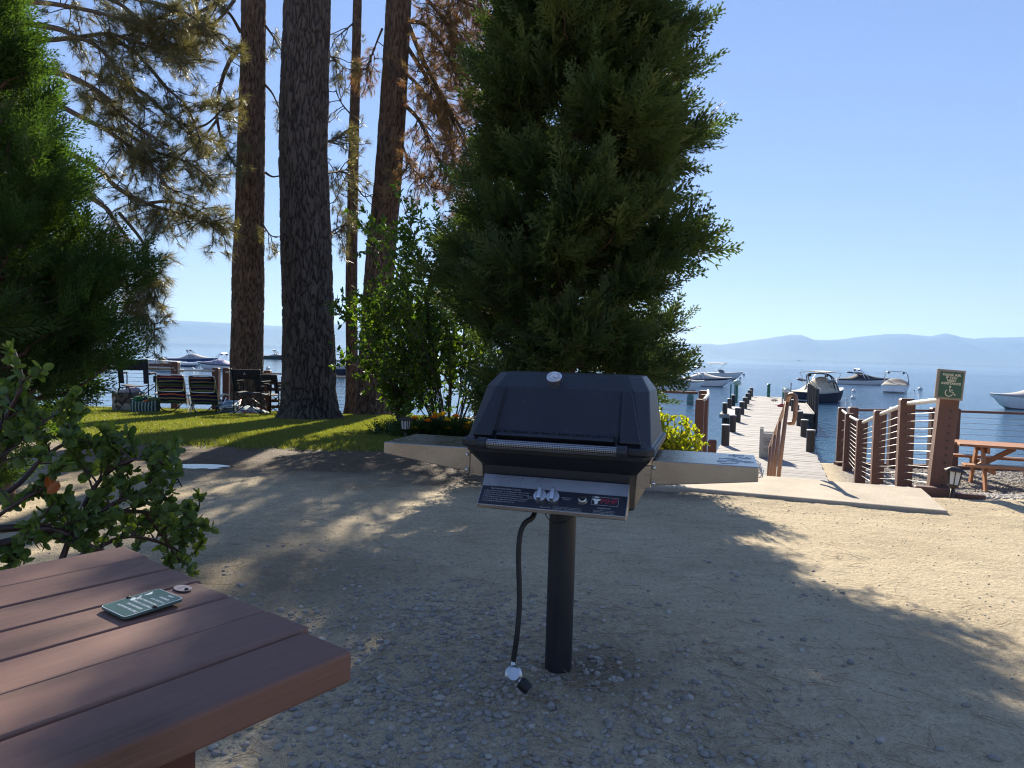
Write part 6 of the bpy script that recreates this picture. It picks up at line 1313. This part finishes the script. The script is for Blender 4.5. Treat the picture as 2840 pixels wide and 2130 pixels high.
# leafy shrub between the leaning pine and the cedar
ds = []
for k in range(38):
    az = rng.uniform(0, 2 * np.pi); rch = rng.uniform(0.25, 1.25); hgt = rng.uniform(1.2, 3.6) * (1 - 0.25 * (rch - .35)); bx, by = -0.95, 10.6; p0 = np.array([bx + 0.15 * math.cos(az), by + 0.12 * math.sin(az), gz(bx, by) - 0.03]); ds.append(([p0, p0 + np.array([rch * 0.35 * math.cos(az), rch * 0.3 * math.sin(az), hgt * 0.45]), p0 + np.array([rch * 0.75 * math.cos(az) - 0.1, rch * 0.6 * math.sin(az), hgt * 0.8]), p0 + np.array([rch * 1.15 * math.cos(az) - 0.2, rch * 0.85 * math.sin(az), hgt])], 0.010))
for k in range(18):
    az = rng.uniform(0, 2 * np.pi); rch = rng.uniform(0.3, 0.9); bx, by = -1.75, 11.2; p0 = np.array([bx, by, gz(bx, by) - 0.03]); hgt = rng.uniform(0.6, 2.6); ds.append(([p0, p0 + np.array([rch * 0.4 * math.cos(az), rch * 0.4 * math.sin(az), hgt * 0.5]), p0 + np.array([rch * math.cos(az), rch * math.sin(az), hgt])], 0.012))
shrub('tall loose leafy green shrub between the leaning pine and the dark cedar', 'leafy_shrub', (-1.2, 10.8, gz(-1.2, 10.8)), ds, POINTED, M['dogwood'], 0.080, 42, M['branch'], 150, sub=(3.4, 0.42))
# yellow-green shrub at the right edge of the cedar
es = []
for k in range(30):
    az = rng.uniform(0, 2 * np.pi); rch = rng.uniform(0.1, 0.30); bx, by = 2.05, 8.7; p0 = np.array([bx, by, gz(bx, by) - 0.02]); hgt = rng.uniform(0.45, 0.85); es.append(([p0, p0 + np.array([rch * 0.5 * math.cos(az), rch * 0.5 * math.sin(az), hgt * 0.6]), p0 + np.array([rch * math.cos(az), rch * math.sin(az), hgt])], 0.007))
shrub('low yellow green shrub glowing in the sun at the right foot of the cedar', 'golden_shrub', (2.05, 8.7, gz(2.05, 8.7)), es, OVAL, M['euon'], 0.045, 60, M['branch'], 60, sub=(5, 0.16))
# hedge plants along the shore at the far left
hs_ = []
for k in range(24):
    az = rng.uniform(0, 2 * np.pi); bx, by = -10.0 + rng.uniform(-0.8, 0.8), 15.6 + rng.uniform(-0.2, 0.2); p0 = np.array([bx, by, gz(bx, by)]); hgt = rng.uniform(0.5, 1.2); hs_.append(([p0, p0 + np.array([0.2 * math.cos(az), 0.2 * math.sin(az), hgt * .5]), p0 + np.array([0.35 * math.cos(az), 0.35 * math.sin(az), hgt])], 0.01))
shrub('sunlit green bush by the fence behind the patterned bag', 'hedge_bush', (-10.0, 15.6, gz(-10.0, 15.6)), hs_, POINTED, M['dogwood'], 0.07, 26, M['branch'], 0, sub=(3, 0.3))

# marigolds -------------------------------------------------------------------
def flower(parent, loc, r, mat):
    T = []; 
    for k in range(46):
        u = rng.random(); el = math.asin(min(1, u * 0.98)); az = rng.uniform(0, 2 * np.pi); d = np.array([math.cos(el) * math.cos(az), math.cos(el) * math.sin(az), math.sin(el) * 0.8]); s = np.cross(d, [0, 0, 1.0]) + 1e-6; s /= np.linalg.norm(s); c = d * r; w = r * 0.36; n2 = np.cross(s, d)
        T += [[c * 0.45, c + s * w + n2 * w * .3, c * 1.06 + n2 * w * .6], [c * 0.45, c * 1.06 + n2 * w * .6, c - s * w + n2 * w * .3]]
    T = np.array(T); o = mesh_np('flower_head', T.reshape(-1, 3), np.arange(len(T) * 3).reshape(-1, 3), mat, parent, False); o.location = loc
FL = [(1148, 1163, 'o', 0), (1187, 1170, 'o', 1), (1205, 1160, 'o', 1), (1207, 1152, 'y', 1), (1222, 1154, 'y', 1), (1230, 1150, 'y', 2), (1240, 1168, 'y', 2), (1264, 1157, 'o', 3), (1149, 1191, 'y', 0), (1241, 1190, 'y', 2), (1299, 1178, 'y', 4), (1293, 1188, 'o', 4), (1304, 1192, 'o', 4)]
mlab = ['marigold plant with orange and yellow blooms next to the path lantern', 'marigold plant crowded with deep orange blooms', 'marigold plant with small yellow blooms under the cedar', 'marigold plant with a single orange bloom under the cedar', 'marigold plant with stacked yellow and orange blooms against the grill hood']
for k in range(5):
    fl = [f for f in FL if f[3] == k]; cx_ = np.mean([f[0] for f in fl]); base = at_y(cx_, 1215, 9.25 + 0.05 * k); bz = gz(base[0], base[1]); t = thing('marigold_plant', mlab[k], 'flower', (base[0], base[1], bz), 0, 'marigolds in the bed')
    n = 420; th_ = rng.uniform(0, 2 * np.pi, n); rad = np.sqrt(rng.random(n)) * 0.23; pos = np.stack([rad * np.cos(th_) * 1.1, rad * np.sin(th_), rng.random(n) * 0.24 * (1.2 - rad * 2.2)], -1); dr = np.stack([np.cos(th_) * 0.6, np.sin(th_) * 0.6, rng.uniform(0.1, 0.9, n)], -1) + rng.normal(0, 0.3, (n, 3))
    V, Fc = scatter([spray_template(4, 0, 0.05)], pos, rand_rot(n, dr), rng.uniform(0.07, 0.13, n)); o = mesh_np('foliage', V, Fc, M['bedleaf'], t, False); o['kind'] = 'stuff'
    for (px, py, c, _) in fl:
        q = at_y(px, py, base[1] + rng.uniform(-0.26, -0.12)); lc = Vector(q) - t.location; flower(t, lc, 0.050, M['petaly'] if c == 'y' else M['petalo']); MB().tube([lc, (lc.x * 0.7, lc.y * 0.7, 0.0)], 0.004, 5).build('stem', M['bedleaf'], t)
# low dark ground cover of the bed
n = 2600; bx = rng.uniform(-1.9, 1.9, n); by = rng.uniform(9.35, 10.8, n); keep = by > 9.3 + 0.5 * sstep(0.3, 1.6, bx) ; bx, by = bx[keep], by[keep]; n = len(bx); pos = np.stack([bx, by, ground_z(bx, by) + rng.random(n) * 0.10], -1); dr = np.stack([rng.normal(0, .5, n), rng.normal(0, .5, n), rng.uniform(.2, 1, n)], -1)
V, Fc = scatter([spray_template(4, 0, 0.05)], pos, rand_rot(n, dr), rng.uniform(0.08, 0.16, n)); o = mesh_np('ground_cover', V, Fc, M['bedleaf'], None, False, 'stuff'); tag(o, 'low dark green ground cover in the planting bed under the cedar', 'ground cover')

# grass ------------------------------------------------------------------------
n = 420000; gx_ = rng.uniform(-11, 0.2, n); gy_ = 7.0 + 9.4 * rng.random(n) ** 1.25; k = rng.random(n) < lawn_mask(gx_, gy_) * (0.35 + 0.65 * sstep(0.2, 1.0, gy_ - lawn_edge(gx_) + 0.4 * fbm(gx_ * 2, gy_ * 2, 2, 3))); gx_, gy_ = gx_[k], gy_[k]
inview = np.abs(gx_ / gy_ + 0.31) < 0.46; gx_, gy_ = gx_[inview], gy_[inview]; n = len(gx_); hh = rng.uniform(0.022, 0.05, n) * (0.7 + 0.7 * fbm(gx_ * 1.5, gy_ * 1.5, 3, 77)); az = rng.uniform(0, 2 * np.pi, n); ln = rng.normal(0, 0.5, (n, 2)) * hh[:, None]; ww = 0.0045 + 0.0003 * gy_
B0 = np.stack([gx_, gy_, ground_z(gx_, gy_) + ground_detail(gx_, gy_) - 0.003], -1); sdv = np.stack([np.cos(az) * ww, np.sin(az) * ww, np.zeros(n)], -1); tip = B0 + np.stack([ln[:, 0], ln[:, 1], hh], -1)
V = np.stack([B0 - sdv, B0 + sdv, tip], 1).reshape(-1, 3); o = mesh_np('lawn_grass', V, np.arange(len(V)).reshape(-1, 3), M['grass'], None, False, 'stuff'); tag(o, 'short green lawn grass under the pines', 'grass')

# pebbles -----------------------------------------------------------------------
def stone(seed, nu=7, nv_=5):
    r = np.random.default_rng(seed); V = [(0, 0, -0.5)]; 
    for i in range(1, nv_):
        ph = math.pi * i / nv_ - math.pi / 2
        for j in range(nu): t = 2 * math.pi * j / nu; k = 1 + r.uniform(-0.13, 0.13); V.append((k * math.cos(ph) * math.cos(t), k * 0.75 * math.cos(ph) * math.sin(t), 0.5 * math.sin(ph) * k))
    V.append((0, 0, 0.5)); F_ = [(0, 1 + (j + 1) % nu, 1 + j) for j in range(nu)]
    for i in range(nv_ - 2):
        for j in range(nu): a = 1 + i * nu + j; b = 1 + i * nu + (j + 1) % nu; F_ += [(a, b, b + nu), (a, b + nu, a + nu)]
    o = 1 + (nv_ - 2) * nu; F_ += [(o + j, o + (j + 1) % nu, len(V) - 1) for j in range(nu)]; return np.array(V), np.array(F_)
ST = [stone(s) for s in range(8)]
def stonemat():
    m, N, L, P = nmat('river_pebbles'); g = N.new('ShaderNodeNewGeometry'); oi = N.new('ShaderNodeObjectInfo'); tc = N.new('ShaderNodeTexCoord'); n = noise_node(N, L, tc.outputs['Object'], 60, 4)
    c = ramp(N, [(0.0, (0.17, 0.16, 0.145)), (0.25, (0.27, 0.25, 0.22)), (0.5, (0.36, 0.33, 0.28)), (0.72, (0.22, 0.205, 0.185)), (0.88, (0.42, 0.37, 0.29)), (1.0, (0.52, 0.48, 0.42))]); L.new(mathn(N, L, 'FRACT', mathn(N, L, 'ADD', g.outputs['Random Per Island'], oi.outputs['Random'])), c.inputs[0])
    L.new(mixc(N, L, mathn(N, L, 'MULTIPLY', n.outputs[0], 0.5), c.outputs[0], (0.30, 0.27, 0.23)), P.inputs['Base Color']); P.inputs['Roughness'].default_value = 0.75; return m
M['stone'] = stonemat()
def stones_mass(name, x, y, sz, parent=None, sink=0.15):
    z = ground_z(x, y) + ground_detail(x, y) + sz * (0.25 - sink); n = len(x); yaw = rng.uniform(0, 2 * np.pi, n); pick = rng.integers(0, 8, n); Vs = []; Fs = []; off = 0
    for k in range(8):
        i = np.where(pick == k)[0]
        if not len(i): continue
        v, f = ST[k]; c, s = np.cos(yaw[i])[:, None], np.sin(yaw[i])[:, None]; X_ = (v[None, :, 0] * c - v[None, :, 1] * s) * sz[i][:, None] + x[i][:, None]; Y_ = (v[None, :, 0] * s + v[None, :, 1] * c) * sz[i][:, None] + y[i][:, None]; Z_ = v[None, :, 2] * sz[i][:, None] + z[i][:, None]
        Vs.append(np.stack([X_, Y_, Z_], -1).reshape(-1, 3)); Fs.append((f[None] + (np.arange(len(i)) * len(v))[:, None, None] + off).reshape(-1, 3)); off += len(i) * len(v)
    o = mesh_np(name, np.concatenate(Vs), np.concatenate(Fs), M['stone'], parent, True); o['kind'] = 'stuff'; return o
n = 42000; px_ = rng.uniform(-1.4, 1.6, n); py_ = rng.uniform(1.2, 3.9, n)
den = np.exp(-(((px_ - 0.0) / 0.52) ** 2 + ((py_ - 2.28) / 0.42) ** 2)) + 0.55 * np.exp(-(((px_ + 0.35) / 0.55) ** 2 + ((py_ - 2.9) / 0.35) ** 2)) + 0.5 * np.exp(-(((px_ + 0.1) / 0.6) ** 2 + ((py_ - 1.75) / 0.5) ** 2)) + 0.03
den *= 0.35 + 1.1 * fbm(px_ * 3.5, py_ * 3.5, 3, 88); keep = rng.random(n) < den * 0.62; px_, py_ = px_[keep], py_[keep]; keep = np.hypot(px_ - GO[0], py_ - GO[1]) > 0.06; px_, py_ = px_[keep], py_[keep]; sz = 0.003 + 0.0125 * rng.random(len(px_)) ** 3.2 + 0.004 * rng.random(len(px_))
order = np.argsort(-(sz / py_) * (py_ > 1.75)); big = order[:300]; rest = order[300:]
for i in big:
    k = int(rng.integers(0, 8)); key = 'pebble_%d' % k; me = bpy.data.meshes.get(key)
    if me is None:
        me = bpy.data.meshes.new(key); me.from_pydata([tuple(v) for v in ST[k][0]], [], [tuple(int(q) for q in f) for f in ST[k][1]]); me.polygons.foreach_set('use_smooth', np.full(len(me.polygons), True)); me.materials.append(M['stone'])
    o = bpy.data.objects.new('pebble', me); COL.objects.link(o); o.parent = ground; s = float(sz[i]); o.scale = (s, s, s * rng.uniform(0.8, 1.2)); o.rotation_euler = (rng.uniform(-0.2, 0.2), rng.uniform(-0.2, 0.2), rng.uniform(0, 6.28)); o.location = (px_[i], py_[i], float(ground_z(px_[i], py_[i]) + ground_detail(px_[i], py_[i])) + s * 0.12)
stones_mass('gravel', px_[rest], py_[rest], sz[rest], ground)
# grit strewn thinly over the sand, coarser on the lake terrace
n = 9000; x = rng.uniform(-3.5, 4.2, n); y = 1.2 + 6.2 * rng.random(n) ** 1.2; k = rng.random(n) < 0.35 + 0.65 * (fbm(x * 1.2, y * 1.2, 3, 99) > 0.52); x, y = x[k], y[k]; stones_mass('grit', x, y, 0.0025 + 0.0045 * rng.random(len(x)) ** 2, ground)
n = 15000; x = rng.uniform(3.4, 11, n); y = rng.uniform(6.3, 13.9, n); k = (rng.random(n) < gravel_mask(x, y) + 0.08) & (x / y < 0.76) & (x * PN[0] + y * PN[1] > 1.6); x, y = x[k], y[k]; stones_mass('terrace_gravel', x, y, rng.uniform(0.010, 0.028, len(x)), ground)
# fallen needles
n = 900; x = np.concatenate([rng.normal(0.2, 0.7, 500), rng.uniform(-1.6, 2.0, 400)]); y = np.concatenate([rng.normal(2.3, 0.45, 500), rng.uniform(1.3, 6.5, 400)]); y = np.clip(y, 1.25, 7); st_ = Sticks()
for a_, b_ in zip(x, y):
    th_ = rng.uniform(0, 6.28); L_ = rng.uniform(0.05, 0.14); bend = rng.normal(0, 0.25); w = np.linspace(-.5, .5, 4); X_ = a_ + L_ * w * math.cos(th_) - L_ * bend * w * w * math.sin(th_); Y_ = b_ + L_ * w * math.sin(th_) + L_ * bend * w * w * math.cos(th_); st_.add(np.stack([X_, Y_, ground_z(X_, Y_) + ground_detail(X_, Y_) + 0.005 + 0.012 * rng.random() * (w + .5)], -1), np.full(4, 0.0011), 4)
o = st_.build('fallen_needles', simple('dry_needles', (0.33, 0.24, 0.15), 0.7), ground); o['kind'] = 'stuff'
